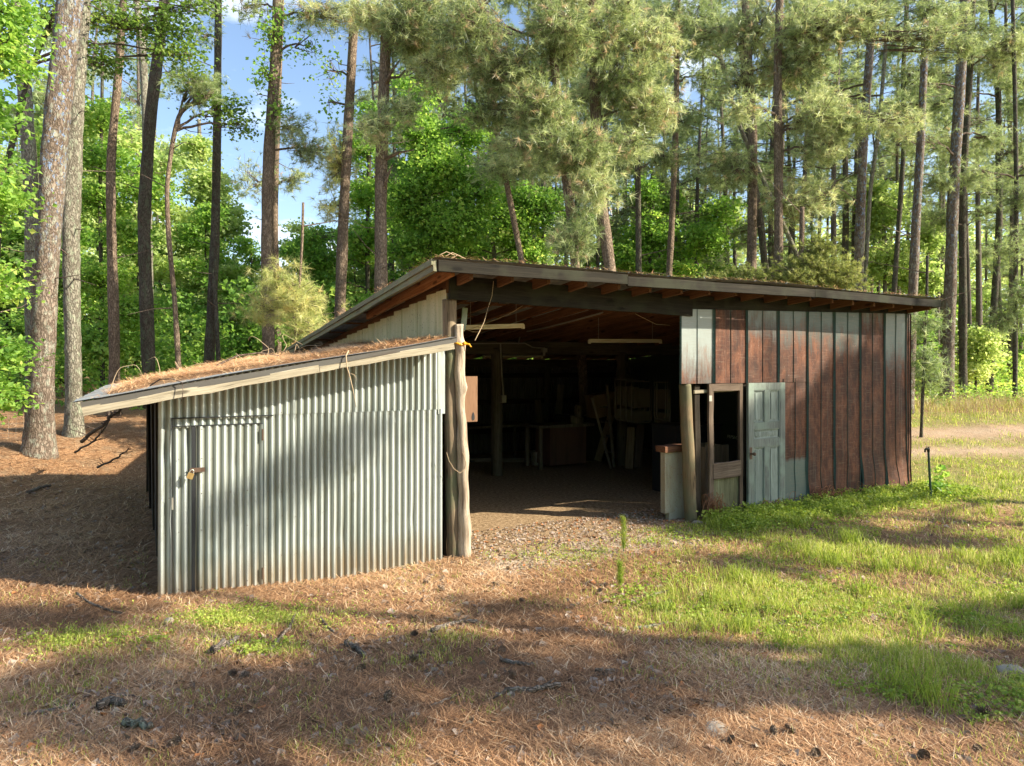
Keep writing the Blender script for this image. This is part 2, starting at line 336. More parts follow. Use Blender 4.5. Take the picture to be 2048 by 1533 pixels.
M['bark_red'] = bark('red_pine_bark', (0.055, 0.038, 0.026), (0.17, 0.122, 0.088), (0.32, 0.245, 0.18), 1.0)
M['bark_dark'] = bark('dark_bark', (0.025, 0.02, 0.015), (0.08, 0.065, 0.05), (0.16, 0.14, 0.11), 1.1, (0.12, 0.14, 0.09))
M['bark_far'] = bark('far_bark', (0.06, 0.05, 0.042), (0.13, 0.11, 0.09), (0.23, 0.195, 0.165), 1.2)
M['twig'] = bark('twig_bark', (0.05, 0.035, 0.025), (0.15, 0.11, 0.085), (0.26, 0.20, 0.16), 2.0)
M['stick'] = bark('stick_bark', (0.06, 0.045, 0.035), (0.15, 0.115, 0.09), (0.26, 0.21, 0.165), 2.5, (0.28, 0.25, 0.21))
M['cone'] = bark('cone_scales', (0.14, 0.095, 0.065), (0.33, 0.24, 0.17), (0.48, 0.38, 0.29), 3.0)

def ground_mat():
    b = NB('forest_floor'); pos = b.n('ShaderNodeNewGeometry').outputs['Position']
    gr = b.attr('grassy').outputs['Fac']; sa = b.attr('sandy').outputs['Fac']; fl = b.attr('inside').outputs['Fac']
    n1 = b.noise(pos, 2.3, 6, 0.65); n2 = b.noise(pos, 19, 5, 0.7)
    st1 = b.noise(b.mapv(pos, (130, 22, 30)), 1.0, 3, 0.6, 1.2); st2 = b.noise(b.mapv(pos, (20, 140, 30), (4, 2, 1)), 1.0, 3, 0.6, 1.2)
    s = b.math('ADD', b.math('MULTIPLY', st1, 0.5), b.math('MULTIPLY', st2, 0.5))
    f = b.math('ADD', b.math('MULTIPLY', s, 0.65), b.math('MULTIPLY', n2, 0.35))
    brown = b.ramp(f, [(0.33, (0.07, 0.035, 0.018)), (0.48, (0.25, 0.135, 0.068)), (0.62, (0.50, 0.32, 0.18))])
    grey = b.ramp(f, [(0.33, (0.08, 0.05, 0.03)), (0.5, (0.24, 0.165, 0.10)), (0.64, (0.42, 0.33, 0.23))])
    col = b.mix(b.ramp(n1, [(0.46, 0.0), (0.64, 0.75)]), brown, grey)
    green = b.ramp(f, [(0.35, (0.07, 0.09, 0.02)), (0.5, (0.19, 0.20, 0.055)), (0.65, (0.36, 0.33, 0.14))])
    gm = b.math('MULTIPLY', gr, b.ramp(b.noise(pos, 5.5, 5, 0.7), [(0.36, 0.45), (0.56, 1.0)]))
    col = b.mix(gm, col, green)
    vo = b.n('ShaderNodeTexVoronoi'); vo.inputs['Scale'].default_value = 42; b.l(pos, vo.inputs['Vector'])
    peb = b.mix(b.ramp(vo.outputs['Distance'], [(0.1, 0.0), (0.7, 1.0)]), (0.72, 0.62, 0.48), (0.36, 0.28, 0.20))
    peb = b.mix(b.ramp(b.noise(pos, 30, 3), [(0.4, 0.0), (0.7, 0.8)]), peb, (0.30, 0.22, 0.15))
    col = b.mix(sa, col, peb)
    dirt = b.ramp(b.math('ADD', b.math('MULTIPLY', n2, 0.5), b.math('MULTIPLY', b.noise(pos, 60, 4, 0.7), 0.5)), [(0.4, (0.13, 0.085, 0.05)), (0.52, (0.32, 0.22, 0.125)), (0.62, (0.55, 0.42, 0.27))])
    col = b.mix(fl, col, dirt)
    return b.done(b.bsdf(col, 0.95, 0, b.bump(f, 0.8, 0.03), 0.1))
M['ground'] = ground_mat()

# ------------------------------------------------------------------ mesh builders
def fast_mesh(name, V, faces, mat, attrs=None, smooth=False, parent=None):
    """V (n,3); faces (m,k) or a list of such arrays; attrs: {name: (n,) or (n,3)}; ONE object"""
    me = bpy.data.meshes.new(name); V = np.asarray(V, np.float32)
    fl = faces if isinstance(faces, list) else [faces]
    fl = [np.asarray(f, np.int32) for f in fl if len(f)]
    idx = np.concatenate([f.ravel() for f in fl]); tot = np.concatenate([np.full(len(f), f.shape[1], np.int32) for f in fl])
    st_ = np.concatenate([[0], np.cumsum(tot)[:-1]]).astype(np.int32)
    me.vertices.add(len(V)); me.vertices.foreach_set('co', V.ravel())
    me.loops.add(len(idx)); me.loops.foreach_set('vertex_index', idx)
    me.polygons.add(len(tot)); me.polygons.foreach_set('loop_start', st_)
    try: me.polygons.foreach_set('loop_total', tot)
    except Exception: pass
    me.polygons.foreach_set('use_smooth', np.full(len(tot), smooth, bool))
    for k, a in (attrs or {}).items():
        a = np.asarray(a, np.float32)
        if a.ndim == 1: me.attributes.new(k, 'FLOAT', 'POINT').data.foreach_set('value', a)
        else: me.attributes.new(k, 'FLOAT_VECTOR', 'POINT').data.foreach_set('vector', a.ravel())
    me.materials.append(mat); me.update(calc_edges=True); me.validate()
    o = bpy.data.objects.new(name, me); C.objects.link(o)
    if parent is not None: o.parent = parent
    return o

class MB:
    def __init__(s, seed=1): s.V = []; s.Q = []; s.T = []; s.G = []; s.n = 0; s.rng = np.random.default_rng(seed); s.A = {}
    def add(s, V, quads=None, tris=None, G=None, **at):
        V = np.asarray(V, float); k = len(V)
        if quads is not None and len(quads): s.Q.append(np.asarray(quads, int) + s.n)
        if tris is not None and len(tris): s.T.append(np.asarray(tris, int) + s.n)
        s.V.append(V); s.G.append(np.asarray(G, float) if G is not None else V.copy())
        for nm in set(list(s.A) + list(at)):
            if nm not in s.A: s.A[nm] = [np.zeros(s.n)]
            v = at.get(nm, 0.0); s.A[nm].append(np.full(k, v) if np.isscalar(v) else np.asarray(v, float))
        s.n += k
    def beam(s, a, b, w, h, up=(0, 0, 1), wob=0.0, seg=1, cut=0.0, **at):
        """box from a to b; w across, h along up; wob: uneven edges"""
        a = np.asarray(a, float); b = np.asarray(b, float); d = b - a; L = np.linalg.norm(d); d = d / L
        up = np.asarray(up, float); x = np.cross(d, up); x /= np.linalg.norm(x); u = np.cross(x, d)
        o = s.rng.random(3) * 20; V = []; G = []
        c = min(w, h) * 0.08
        prof = [(-w/2 + c, -h/2), (w/2 - c, -h/2), (w/2, -h/2 + c), (w/2, h/2 - c), (w/2 - c, h/2), (-w/2 + c, h/2), (-w/2, h/2 - c), (-w/2, -h/2 + c)]
        for i in range(seg + 1):
            f = i / seg; bow = s.rng.normal(0, wob, 2) if wob and 0 < i < seg else (0, 0)
            for (p, q) in prof:
                jit = s.rng.normal(0, wob * 0.4, 2) if wob else (0, 0)
                V.append(a + d * L * f + x * (p + bow[0] + jit[0]) + u * (q + bow[1] + jit[1])); G.append((L * f + o[0], p + o[1], q + o[2]))
        q = []
        for i in range(seg):
            for j in range(8):
                q.append((i*8 + j, i*8 + (j+1) % 8, (i+1)*8 + (j+1) % 8, (i+1)*8 + j))
        e = seg * 8
        t = [];
        q += [(7, 6, 1, 0), (6, 5, 2, 1), (5, 4, 3, 2)]; q += [(e, e+1, e+6, e+7), (e+1, e+2, e+5, e+6), (e+2, e+3, e+4, e+5)]
        s.add(V, q, None, G, **at); return s
    def box(s, lo, hi, fn=None, **at):
        lo = np.asarray(lo, float); hi = np.asarray(hi, float)
        P = np.array([(x, y, z) for z in (lo[2], hi[2]) for y in (lo[1], hi[1]) for x in (lo[0], hi[0])])
        G = P + s.rng.random(3) * 20
        G = G[:, [2, 0, 1]]
        V = np.array([fn(*p) for p in P]) if fn else P
        s.add(V, [(0, 2, 3, 1), (4, 5, 7, 6), (0, 1, 5, 4), (2, 6, 7, 3), (0, 4, 6, 2), (1, 3, 7, 5)], None, G, **at); return s
    def tube(s, P, rad, n=8, cap=True, disp=None, **at):
        P = np.asarray(P, float); m = len(P); rad = np.broadcast_to(np.asarray(rad, float), (m,))
        T = np.gradient(P, axis=0); T /= np.linalg.norm(T, axis=1)[:, None] + 1e-9
        ref = np.array((0.0, 0, 1)) if abs(T[:, 2].mean()) < 0.8 else np.array((1.0, 0.02, 0))
        X = np.cross(T, ref); X /= np.linalg.norm(X, axis=1)[:, None] + 1e-9; Y = np.cross(T, X)
        th = np.linspace(0, 2*np.pi, n, endpoint=False)
        r = rad[:, None] * np.ones((1, n))
        L = np.concatenate([[0], np.cumsum(np.linalg.norm(np.diff(P, axis=0), axis=1))])
        if disp is not None: r = r + disp(L[:, None], th[None, :], r)
        V = P[:, None, :] + r[..., None] * (X[:, None, :] * np.cos(th)[None, :, None] + Y[:, None, :] * np.sin(th)[None, :, None])
        o = s.rng.random(3) * 30
        G = np.stack([np.broadcast_to(L[:, None] , (m, n)), r * np.cos(th) + o[1], r * np.sin(th) + o[2]], -1)
        i = np.arange(m - 1)[:, None] * n; j = np.arange(n)[None, :]; jn = (j + 1) % n
        q = np.stack([i + j, i + jn, i + n + jn, i + n + j], -1).reshape(-1, 4)
        VV = V.reshape(-1, 3); GG = G.reshape(-1, 3); tr = None
        if cap:
            VV = np.vstack([VV, P[0], P[-1]]); GG = np.vstack([GG, G[0].mean(0), G[-1].mean(0)])
            a = m * n; j = np.arange(n); jn = (j + 1) % n
            tr = np.vstack([np.stack([np.full(n, a), jn, j], -1), np.stack([np.full(n, a + 1), (m-1)*n + j, (m-1)*n + jn], -1)])
        s.add(VV, q, tr, GG, **at); return s
    def sphere(s, c, r, n=10, sc=(1, 1, 1), noise=0.0):
        c = np.asarray(c, float); u = np.linspace(0, np.pi, n); P = []
        for a in u:
            for b_ in np.linspace(0, 2*np.pi, n, endpoint=False):
                k = 1 + (s.rng.normal(0, noise) if 0 < a < np.pi - 0.01 else 0)
                P.append(c + r * k * np.array((math.sin(a) * math.cos(b_) * sc[0], math.sin(a) * math.sin(b_) * sc[1], math.cos(a) * sc[2])))
        q = [(i*n + j, (i+1)*n + j, (i+1)*n + (j+1) % n, i*n + (j+1) % n) for i in range(n - 1) for j in range(n)]
        s.add(P, q); return s
    def grid(s, P, G, flip=False, **at):    # P (a,b,3)
        a, b_ = P.shape[:2]; i = np.arange(a - 1)[:, None] * b_; j = np.arange(b_ - 1)[None, :]
        q = np.stack([i + j, i + j + 1, i + b_ + j + 1, i + b_ + j], -1).reshape(-1, 4)
        if flip: q = q[:, ::-1]
        s.add(P.reshape(-1, 3), q, None, G.reshape(-1, 3), **{k: (v.ravel() if not np.isscalar(v) else v) for k, v in at.items()}); return s
    def build(s, name, mat, parent=None, smooth=False):
        V = np.vstack(s.V); f = []
        if s.Q: f.append(np.vstack(s.Q))
        if s.T: f.append(np.vstack(s.T))
        at = {'gc': np.vstack(s.G)}
        for k, v in s.A.items(): at[k] = np.concatenate(v)
        return fast_mesh(name, V, f, M[mat] if isinstance(mat, str) else mat, at, smooth, parent)

# ------------------------------------------------------------------ ground
def grass_density(X, Y):
    X = np.asarray(X, float); Y = np.asarray(Y, float); s, t = st(X, Y)
    edge = np.interp(Y, [3.0, 4.2, 5.5, 7.2, 8.5], [2.2, 1.5, 0.8, 0.0, 0.9])
    a = sstep(-0.6, 1.6, X - edge + (fnoise(X, Y, 1.3) - 0.5) * 1.6) * (0.35 + 0.65 * sstep(0.40, 0.60, fnoise(X + 5, Y + 3, 0.9)))
    a = a * np.interp(Y, [3.0, 4.4, 5.2, 6.2, 20], [0.35, 0.5, 0.7, 0.95, 1.0])
    out = (t < -0.12) | (s > 8.75) | (s < -3.1)
    a = np.where(out, a, 0.0)
    a = np.where((Y > 8.2) & (s > 8.8), np.maximum(a, 0.85), a)
    path = np.exp(-((Y - (16.4 + 0.05 * X)) / 0.7) ** 2) + np.exp(-((Y - (14.6 + 0.05 * X)) / 0.45) ** 2) * 0.8
    a = a * (1 - np.clip(path * 1.1, 0, 0.97))
    a = np.where(Y > 19.5, 0.25, a)
    a = np.where(X < -0.3, 0.0, a)
    for (px, py, rx, ry, d) in [(545, 1228, .42, .22, 1.0), (455, 1240, .3, .2, .55), (150, 1285, .3, .2, .75), (330, 1290, .8, .3, .3), (560, 1300, .3, .15, .5), (900, 1280, .25, .15, .5), (860, 1330, .4, .2, .3), (80, 1400, .5, .2, .25)]:
        Yc = CAMZ * F / (py - HY); Xc = (px - CX) / F * Yc
        a = a + d * np.exp(-((X - Xc) / rx) ** 2 - ((Y - Yc) / ry) ** 2)
    return np.clip(a, 0, 1)
def sand_density(X, Y):
    s, t = st(X, Y)
    g = sstep(-1.15, -0.7, t + 0.25 * (fnoise(X, Y, 2) - .5)) * sstep(0.9, 0.3, t) * sstep(-0.1, 0.4, s) * sstep(3.4, 2.6, s)
    path = np.exp(-((Y - (16.4 + 0.05 * X)) / 0.7) ** 2) + np.exp(-((Y - (14.6 + 0.05 * X)) / 0.45) ** 2)
    return np.clip(np.maximum(g * 0.95, path * (X > 4) * 0.55), 0, 1)

def axis(lo, hi, step, far):
    c = list(np.arange(lo, hi, step)); st_ = step; a = lo
    left = []
    while a > -far: st_ *= 1.12; a -= st_; left.append(a)
    st_ = step; a = c[-1]; right = []
    while a < far: st_ *= 1.12; a += st_; right.append(a)
    return np.array(left[::-1] + c + right)
gx = axis(-9.0, 13.0, 0.055, 600); gy = axis(2.8, 20.0, 0.055, 600)
GX, GY = np.meshgrid(gx, gy, indexing='ij')
GZ = H(GX, GY)
s_, t_ = st(GX, GY)
inside = sstep(-0.5, 0.1, t_) * (t_ < 8.0) * (s_ > -2.9) * (s_ < 8.5)
mb = MB(); P = np.stack([GX, GY, GZ], -1)
mb.grid(P, P, flip=True, grassy=grass_density(GX, GY), sandy=sand_density(GX, GY), inside=inside.astype(float))
tag(mb.build('ground', 'ground', None, True), kind='structure')

# ------------------------------------------------------------------ the shed
shed = thing('pole_shed', 'old open fronted pole shed with slanted tin roof and corrugated side room', 'shed', W(0, 0, 0))
SX = Matrix.Translation(Vector(W(0, 0, 0))).inverted()
def part(mbx, name, mat, parent=shed, smooth=False):
    o = mbx.build(name, mat, None, smooth); o.parent = parent
    if parent is shed: o.matrix_parent_inverse = SX
    else: o.matrix_parent_inverse = Matrix()
    return o
def sub(mbx, name, mat, par, smooth=False):
    o = mbx.build(name, mat, None, smooth); o.parent = par; o.matrix_parent_inverse = Matrix()
    return o

ROOF_F, SLOPE, T0, T1 = 3.225, 0.090, -0.50, 8.45
SL, SR = -0.41, 8.50
def roofz(s, t): return ROOF_F - SLOPE * (t - T0) + 0.012 * np.sin(s * 1.7) - 0.012 * np.sin(s * 0.75 + 1)
# main roof: sheet with standing ribs
mb = MB(3)
ss = np.linspace(SL - 0.02, SR + 0.07, 280); tt = np.linspace(T0 - 0.03, T1, 40)
S_, T_ = np.meshgrid(ss, tt, indexing='ij')
rib = 0.018 * np.maximum(0, 1 - np.abs(((S_ + 0.2) % 0.305) - 0.15) / 0.022)
Z_ = roofz(S_, T_) + 0.012 + rib
Pm = np.stack([OX + CO * S_ - SI * T_, OY + SI * S_ + CO * T_, Z_], -1)
G_ = np.stack([T_, S_, Z_], -1)
mb.grid(Pm, G_, flip=True)
Pl = Pm.copy(); Pl[..., 2] -= 0.006
mb.grid(Pl, G_)
roof = part(mb, 'roof', 'tin_roof')
# front fascia in three boards, rake fascia, back fascia
mb = MB(4)
def fas(s0, s1, t, dz=0.064, hh=0.118, th=0.038, m_=None):
    mm = m_ or mb
    mm.beam(W(s0, t, roofz(s0, t) - dz), W(s1, t, roofz(s1, t) - dz), th, hh, wob=0.0035, seg=max(2, int((s1 - s0) / 0.4)))
fas(SL + 0.03, 2.05, T0); fas(2.055, 5.4, T0, 0.082); fas(5.405, SR, T0, 0.078)
part(mb, 'fascia', 'wood_edge')
mb = MB(5)
for a, b_ in ((T0, 3.9), (3.905, 8.3)):
    mb.beam(W(SL, a, roofz(SL, a) - 0.062), W(SL, b_, roofz(SL, b_) - 0.062), 0.038, 0.125, wob=0.003, seg=8)
    mb.beam(W(SL - 0.032, a, roofz(SL, a) - 0.028), W(SL - 0.032, b_, roofz(SL, b_) - 0.028), 0.02, 0.062, wob=0.002, seg=8)
part(mb, 'rake_board', 'wood_rake')
mb = MB(6); mb.beam(W(SR - 0.02, T0 + 0.03, roofz(SR, T0) - 0.08), W(SR - 0.02, 8.2, roofz(SR, 8.2) - 0.08), 0.038, 0.13, wob=0.003, seg=6)
part(mb, 'rake_board', 'wood_grey')
# purlins and rafters
for k, s in enumerate(np.arange(0.04, 8.4, 0.49)):
    mb = MB(20 + k); j = 0.012 * math.sin(k * 2.3)
    mb.beam(W(s + j, T0 + 0.09, roofz(s, T0) - 0.115), W(s, 8.35, roofz(s, 8.35) - 0.115), 0.042, 0.12, wob=0.002, seg=5)
    part(mb, 'rafter', 'wood_rafter')
for k, t in enumerate((-0.36, 0.55, 1.6, 2.65, 3.7, 4.75, 5.8, 6.85, 7.9)):
    mb = MB(50 + k); mb.beam(W(SL + 0.02, t, roofz(SL, t) - 0.035), W(SR - 0.04, t, roofz(SR, t) - 0.035), 0.09, 0.025, wob=0.002, seg=10)
    part(mb, 'purlin', 'wood_rafter')
# header beams
mb = MB(70); mb.beam(W(-0.06, -0.05, 2.985), W(3.50, -0.05, 2.925), 0.045, 0.265, wob=0.003, seg=9); part(mb, 'header_beam', 'wood_edge')
mb = MB(71); mb.beam(W(3.46, -0.01, 2.97), W(8.40, -0.01, 3.07), 0.045, 0.21, wob=0.003, seg=10); part(mb, 'header_beam', 'wood_edge')
mb = MB(72); mb.beam(W(0.0, 4.75, 2.47), W(8.4, 4.75, 2.5), 0.10, 0.26, wob=0.003, seg=10); part(mb, 'middle_beam', 'wood_beam')
mb = MB(73); mb.beam(W(0.0, 7.85, 2.20), W(8.4, 7.85, 2.20), 0.08, 0.20, wob=0.003, seg=10); part(mb, 'rear_beam', 'wood_beam')

# posts
def gnarl(amp, seed, fr=3.0):
    rr = np.random.default_rng(seed); ph = rr.random(12) * 6.28
    def f(L, th, r):
        d = amp * (np.sin(2 * th + ph[0] + 1.3 * np.sin(L * 1.1)) * 0.6 + np.sin(3 * th + ph[1] + L * 0.9) * 0.4 + np.sin(L * fr + ph[2]) * 0.5 + np.sin(L * fr * 2.3 + th + ph[3]) * 0.35)
        crack = -amp * 1.4 * np.exp(-((((th + 0.25 * np.sin(L * 2 + ph[4]) - ph[5]) + np.pi) % (2*np.pi) - np.pi) / 0.16) ** 2)
        crack2 = -amp * 1.1 * np.exp(-((((th + 0.35 * np.sin(L * 1.4 + ph[6]) - ph[7]) + np.pi) % (2*np.pi) - np.pi) / 0.10) ** 2)
        knot = 0
        for k in range(4):
            kz = 0.5 + 2.2 * ((ph[8 + k] / 6.28 + k * 0.27) % 1.0)
            knot = knot + amp * 1.6 * np.exp(-((L - kz) / 0.06) ** 2 - ((((th - ph[k]) + np.pi) % (2*np.pi) - np.pi) / 0.5) ** 2)
        return d + crack + crack2 + knot
    return f
def vpath(a, b, n, wob, seed):
    rr = np.random.default_rng(seed); a = np.asarray(a); b = np.asarray(b); u = np.linspace(0, 1, n)
    P = a[None] * (1 - u[:, None]) + b[None] * u[:, None]
    ph = rr.random(4) * 6.28
    P[:, 0] += wob * (np.sin(u * 7 + ph[0]) * 0.7 + np.sin(u * 15 + ph[1]) * 0.3) * np.sin(np.pi * np.clip(u * 1.1, 0, 1)); P[:, 1] += wob * np.sin(u * 6 + ph[2]) * np.sin(np.pi * u)
    return P
mb = MB(80); mb.tube(vpath(W(0.035, 0.05, -0.25), W(-0.02, 0.05, 2.86), 90, 0.008, 3), 0.082, 26, disp=gnarl(0.007, 11)); part(mb, 'post', 'wood_postg', smooth=True)
mb = MB(81); P_ = vpath(W(0.145, -0.03, -0.25), W(0.045, -0.06, 2.58), 110, 0.014, 5)
mb.tube(P_, np.interp(np.linspace(0, 1, 110), [0, .15, .6, .9, 1], [0.080, .068, .054, .048, .046]), 28, disp=gnarl(0.014, 21, 7))
part(mb, 'corner_log', 'wood_post', smooth=True)
mb = MB(82); a = SZ(1383, 1050, 0.0); b_ = SZ(1372, 765, 0.0)
mb.tube(vpath(W(a[0], 0.0, -0.2), W(b_[0] + 0.02, 0.045, 1.872), 60, 0.006, 7), 0.083, 20, disp=gnarl(0.005, 31)); part(mb, 'post', 'wood_lintel', smooth=True)
for (s, t, r_) in ((2.99, 4.75, .115), (6.0, 4.75, .11), (8.2, 4.75, .09), (0.0, 4.75, .09), (0.02, 7.85, .09), (3.0, 7.85, .08), (6.0, 7.85, .08), (8.3, 7.85, .09), (8.3, 0.12, .07)):
    mb = MB(int(90 + s + t)); zt = roofz(s, t) - (0.33 if t > 4 else 0.12)
    mb.tube(vpath(W(s, t, -0.2), W(s, t, zt), 40, 0.006, int(s * 7 + t)), r_, 16, disp=gnarl(0.004, int(s * 10)))
    part(mb, 'post', 'wood_beam', smooth=True)

# corrugated lean-to front
AMP, PITCH = 0.0125, 0.069
def lean_z(s): return 2.40 + (s + 0.2) * 0.1763 + 0.01 * np.sin(s * 2.2)
def corr(mbx, s0, s1, zlo, zhi, t, seed=0, ph=0.0, amp=AMP, nz=30, lipfn=None):
    """corrugated sheet from s0 to s1; zlo, zhi functions of s"""
    ns = int((s1 - s0) / PITCH * 14); s = np.linspace(s0, s1, ns); u = np.linspace(0, 1, nz)
    lo = np.array([zlo(x) for x in s]); hi = np.array([zhi(x) for x in s])
    Z = lo[:, None] * (1 - u) + hi[:, None] * u; S = np.broadcast_to(s[:, None], Z.shape)
    c = np.cos(2*np.pi * (S / PITCH) + ph)
    sway = 0.006 * (vnoise(S * 2 + seed, Z * 1.3) - 0.5) + 0.002 * (vnoise(S * 9 + seed, Z * 5) - 0.5)
    S2 = S + 0.004 * (vnoise(S * 1.5 + seed * 3, Z * 0.9) - 0.5) * 2
    dent = np.zeros_like(Z)
    for k in range(3):
        cs, cz = s0 + (s1 - s0) * ((seed * 0.37 + k * 0.31) % 1), 0.2 + ((seed * 0.71 + k * 0.53) % 1) * 1.3
        dent = dent + 0.012 * np.exp(-((S - cs) / 0.06) ** 2 - ((Z - cz) / 0.10) ** 2)
    T = t - amp * c + sway + dent
    P = np.stack([OX + CO * S2 - SI * T, OY + SI * S2 + CO * T, Z], -1); G = np.stack([Z, S + seed, T * 0], -1)
    val = np.clip(0.5 - 0.5 * c, 0, 1) ** 1.6
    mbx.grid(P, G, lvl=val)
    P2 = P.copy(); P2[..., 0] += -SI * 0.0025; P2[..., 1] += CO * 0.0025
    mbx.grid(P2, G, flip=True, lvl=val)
Z1 = SZ(620, 827)[1]; Z2 = SZ(450, 850)[1]; sD0 = SZ(345, 900)[0]; sD1 = SZ(391, 900)[0]; sD2 = SZ(524, 900)[0]
sL = SZ(316, 900)[0]; sR = SZ(893, 900)[0] - 0.035
zg = lambda s: -0.35
ZB = SZ(390, 1182)[1]
door_lo = lambda s: ZB + (s - sD1) * (-0.03)
mb = MB(100)
corr(mb, sL, sR - 0.06, lambda s: Z1 - 0.002, lambda s: lean_z(s) + 0.01, -0.014, 1, 0.0, nz=24)
corr(mb, sD2 - 0.1, SZ(660, 900)[0], zg, lambda s: Z1 + 0.005, -0.006, 2, 0.4)
corr(mb, SZ(655, 900)[0], sR - 0.03, zg, lambda s: Z1 + 0.003, -0.011, 3, 1.0)
corr(mb, sL, sD0 + 0.02, zg, lambda s: Z1 + 0.0, -0.002, 4, 0.0)
corr(mb, sD0 + 0.015, sD2 - 0.08, lambda s: Z2 - 0.02, lambda s: Z1 + 0.002, -0.004, 5, 0.6, nz=4)
corr(mb, sD0 + 0.015, sD2 + 0.06, zg, lambda s: ZB + 0.06, 0.004, 6, 0.2, nz=10)
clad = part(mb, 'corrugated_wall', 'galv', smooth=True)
# flat closing strips by the post
mb = MB(101); mb.box((sR - 0.07, -0.012, Z1 - 0.05), (sR + 0.012, -0.006, lean_z(sR)), W, lvl=0.3); mb.box((sR - 0.045, -0.007, -0.3), (sR - 0.018, -0.002, Z1), W, lvl=0.5); part(mb, 'edge_strip', 'galv')
mb = MB(102)
rr = random.Random(4)
for z in (Z1 + 0.02, Z1 - 0.035, SZ(650, 975)[1], 0.62, 0.25):
    for s in np.arange(sD2 + 0.05, sR - 0.05, 0.138):
        if rr.random() < 0.62: mb.sphere(W(s + rr.uniform(-.01, .01), -0.024, z + rr.uniform(-.012, .012)), 0.0045, 6)
for z in (SZ(400, 917)[1], SZ(400, 988)[1], SZ(400, 1060)[1], ZB + 0.05, Z2 - 0.03):
    for s in (sL + 0.06, sD0 - 0.03, sD0 + 0.05, sD1 + 0.05, sD1 + 0.14, sD1 + 0.3, sD1 + 0.45, sD2 - 0.03):
        if rr.random() < 0.75: mb.sphere(W(s, -0.052, z + rr.uniform(-.01, .01)), 0.0045, 6)
tag(part(mb, 'nail_heads', 'rusty_iron'), kind='stuff')
# black strips standing in for shade in gaps round the door and between sheets
mb = MB(99)
for (a_, b2_, w_) in (((sD0 - .006, -.030, ZB), (sD0 - .006, -.030, Z1), .010), ((sD1 - .02, -.036, ZB), (sD1 - .02, -.036, Z2), .034)):
    mb.beam(W(*a_), W(*b2_), w_, .02, up=(-SI, CO, 0))
mb.beam(W(sD0, -.040, Z2 + .004), W(sD2, -.040, Z2 + .004), .02, .010); mb.beam(W(sD0, -.030, Z1 - .006), W(sD2 + .1, -.030, Z1 - .006), .02, .010)
part(mb, 'gap_shade_strips', 'dark_cooler')
# the corrugated door of the side room
mb = MB(103)
corr(mb, sD0, sD1 + 0.03, door_lo, lambda s: Z2 - 0.003, -0.022, 7, 1.5, nz=24)
corr(mb, sD1, sD2, door_lo, lambda s: Z2 - 0.003, -0.040, 8, 2.2, nz=30)
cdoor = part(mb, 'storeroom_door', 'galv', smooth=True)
mb = MB(104); hx, hz = SZ(392, 940, -0.05); mb.box((hx - 0.045, -0.064, hz - 0.022), (hx + 0.075, -0.058, hz + 0.020), W)
mb.tube([W(hx - 0.05, -0.06, hz + 0.01), W(hx - 0.055, -0.10, hz + 0.012), W(hx - 0.02, -0.10, hz + 0.012), W(hx - 0.015, -0.06, hz + 0.01)], 0.005, 6)
sub(mb, 'hasp', 'rusty_iron', cdoor)
for z in (Z2 - 0.10, ZB + 0.10):
    mb = MB(105); mb.box((sD2 - 0.012, -0.066, z - 0.06), (sD2 + 0.006, -0.056, z + 0.05), W); mb.tube([W(sD2 - 0.003, -0.066, z - 0.06), W(sD2 - 0.003, -0.066, z + 0.05)], 0.006, 6); sub(mb, 'hinge', 'rusty_iron', cdoor)
z = SZ(347, 1005)[1]
mb = MB(106); mb.box((sD0 - 0.008, -0.05, z - 0.06), (sD0 + 0.006, -0.042, z + 0.05), W); sub(mb, 'hinge', 'conduit', cdoor)
pl = thing('padlock', 'brass padlock hanging from the rusty hasp of the corrugated door', 'padlock', W(hx - 0.035, -0.105, hz))
def lockbox(x, y, z): return np.array((x, y, z))
mb = MB(107)
rot = Matrix.Rotation(R(20), 3, 'Y') @ Matrix.Identity(3)
def LK(x, y, z):
    v = rot @ Vector((x, y, z)); return np.array((CO * v.x - SI * v.y, SI * v.x + CO * v.y, v.z))
mb.box((-0.026, -0.014, -0.075), (0.026, 0.014, -0.022), LK); mb.build('lock_body', 'brass', pl)
mb = MB(108); a = np.linspace(0, np.pi, 10); mb.tube([LK(0.018 * math.cos(x), 0, -0.02 + 0.03 * math.sin(x)) for x in a], 0.0045, 6); mb.build('shackle', 'conduit', pl)

# lean-to roof: sheet, drip edge, rafter board, side and back walls
def lW(s, t, dz=0.0): return W(s, t, lean_z(s) + dz)
LT0, LT1 = -0.34, 6.0
mb = MB(110)
ss = np.linspace(-3.58, -0.10, 120); tt = np.linspace(LT0 - 0.02, LT1, 30)
S_, T_ = np.meshgrid(ss, tt, indexing='ij'); Z_ = lean_z(S_) + 0.012 + 0.008 * np.sin(T_ / 0.069 * 6.283 * 0.5) * (S_ < -3.4)
Pm = np.stack([OX + CO * S_ - SI * T_, OY + SI * S_ + CO * T_, Z_], -1); G_ = np.stack([S_, T_, Z_], -1)
mb.grid(Pm, G_, flip=True); Pl = Pm.copy(); Pl[..., 2] -= 0.008; mb.grid(Pl, G_)
lroof = part(mb, 'lean_to_roof', 'tin_roof')
mb = MB(111); mb.beam(lW(-3.50, LT0 - 0.005, -0.022), lW(-0.10, LT0 - 0.005, -0.022), 0.012, 0.052, wob=0.0015, seg=8); sub(mb, 'drip_edge', 'drip', lroof); C.objects[-1].matrix_parent_inverse = Matrix()
mb = MB(112); mb.beam(lW(-3.49, LT0 + 0.006, -0.078), lW(-1.55, LT0 + 0.006, -0.078), 0.035, 0.075, wob=0.003, seg=8)
mb.beam(lW(-1.545, LT0 + 0.008, -0.080), lW(-0.13, LT0 + 0.008, -0.078), 0.035, 0.075, wob=0.003, seg=6)
part(mb, 'lean_to_fascia', 'wood_fascia')
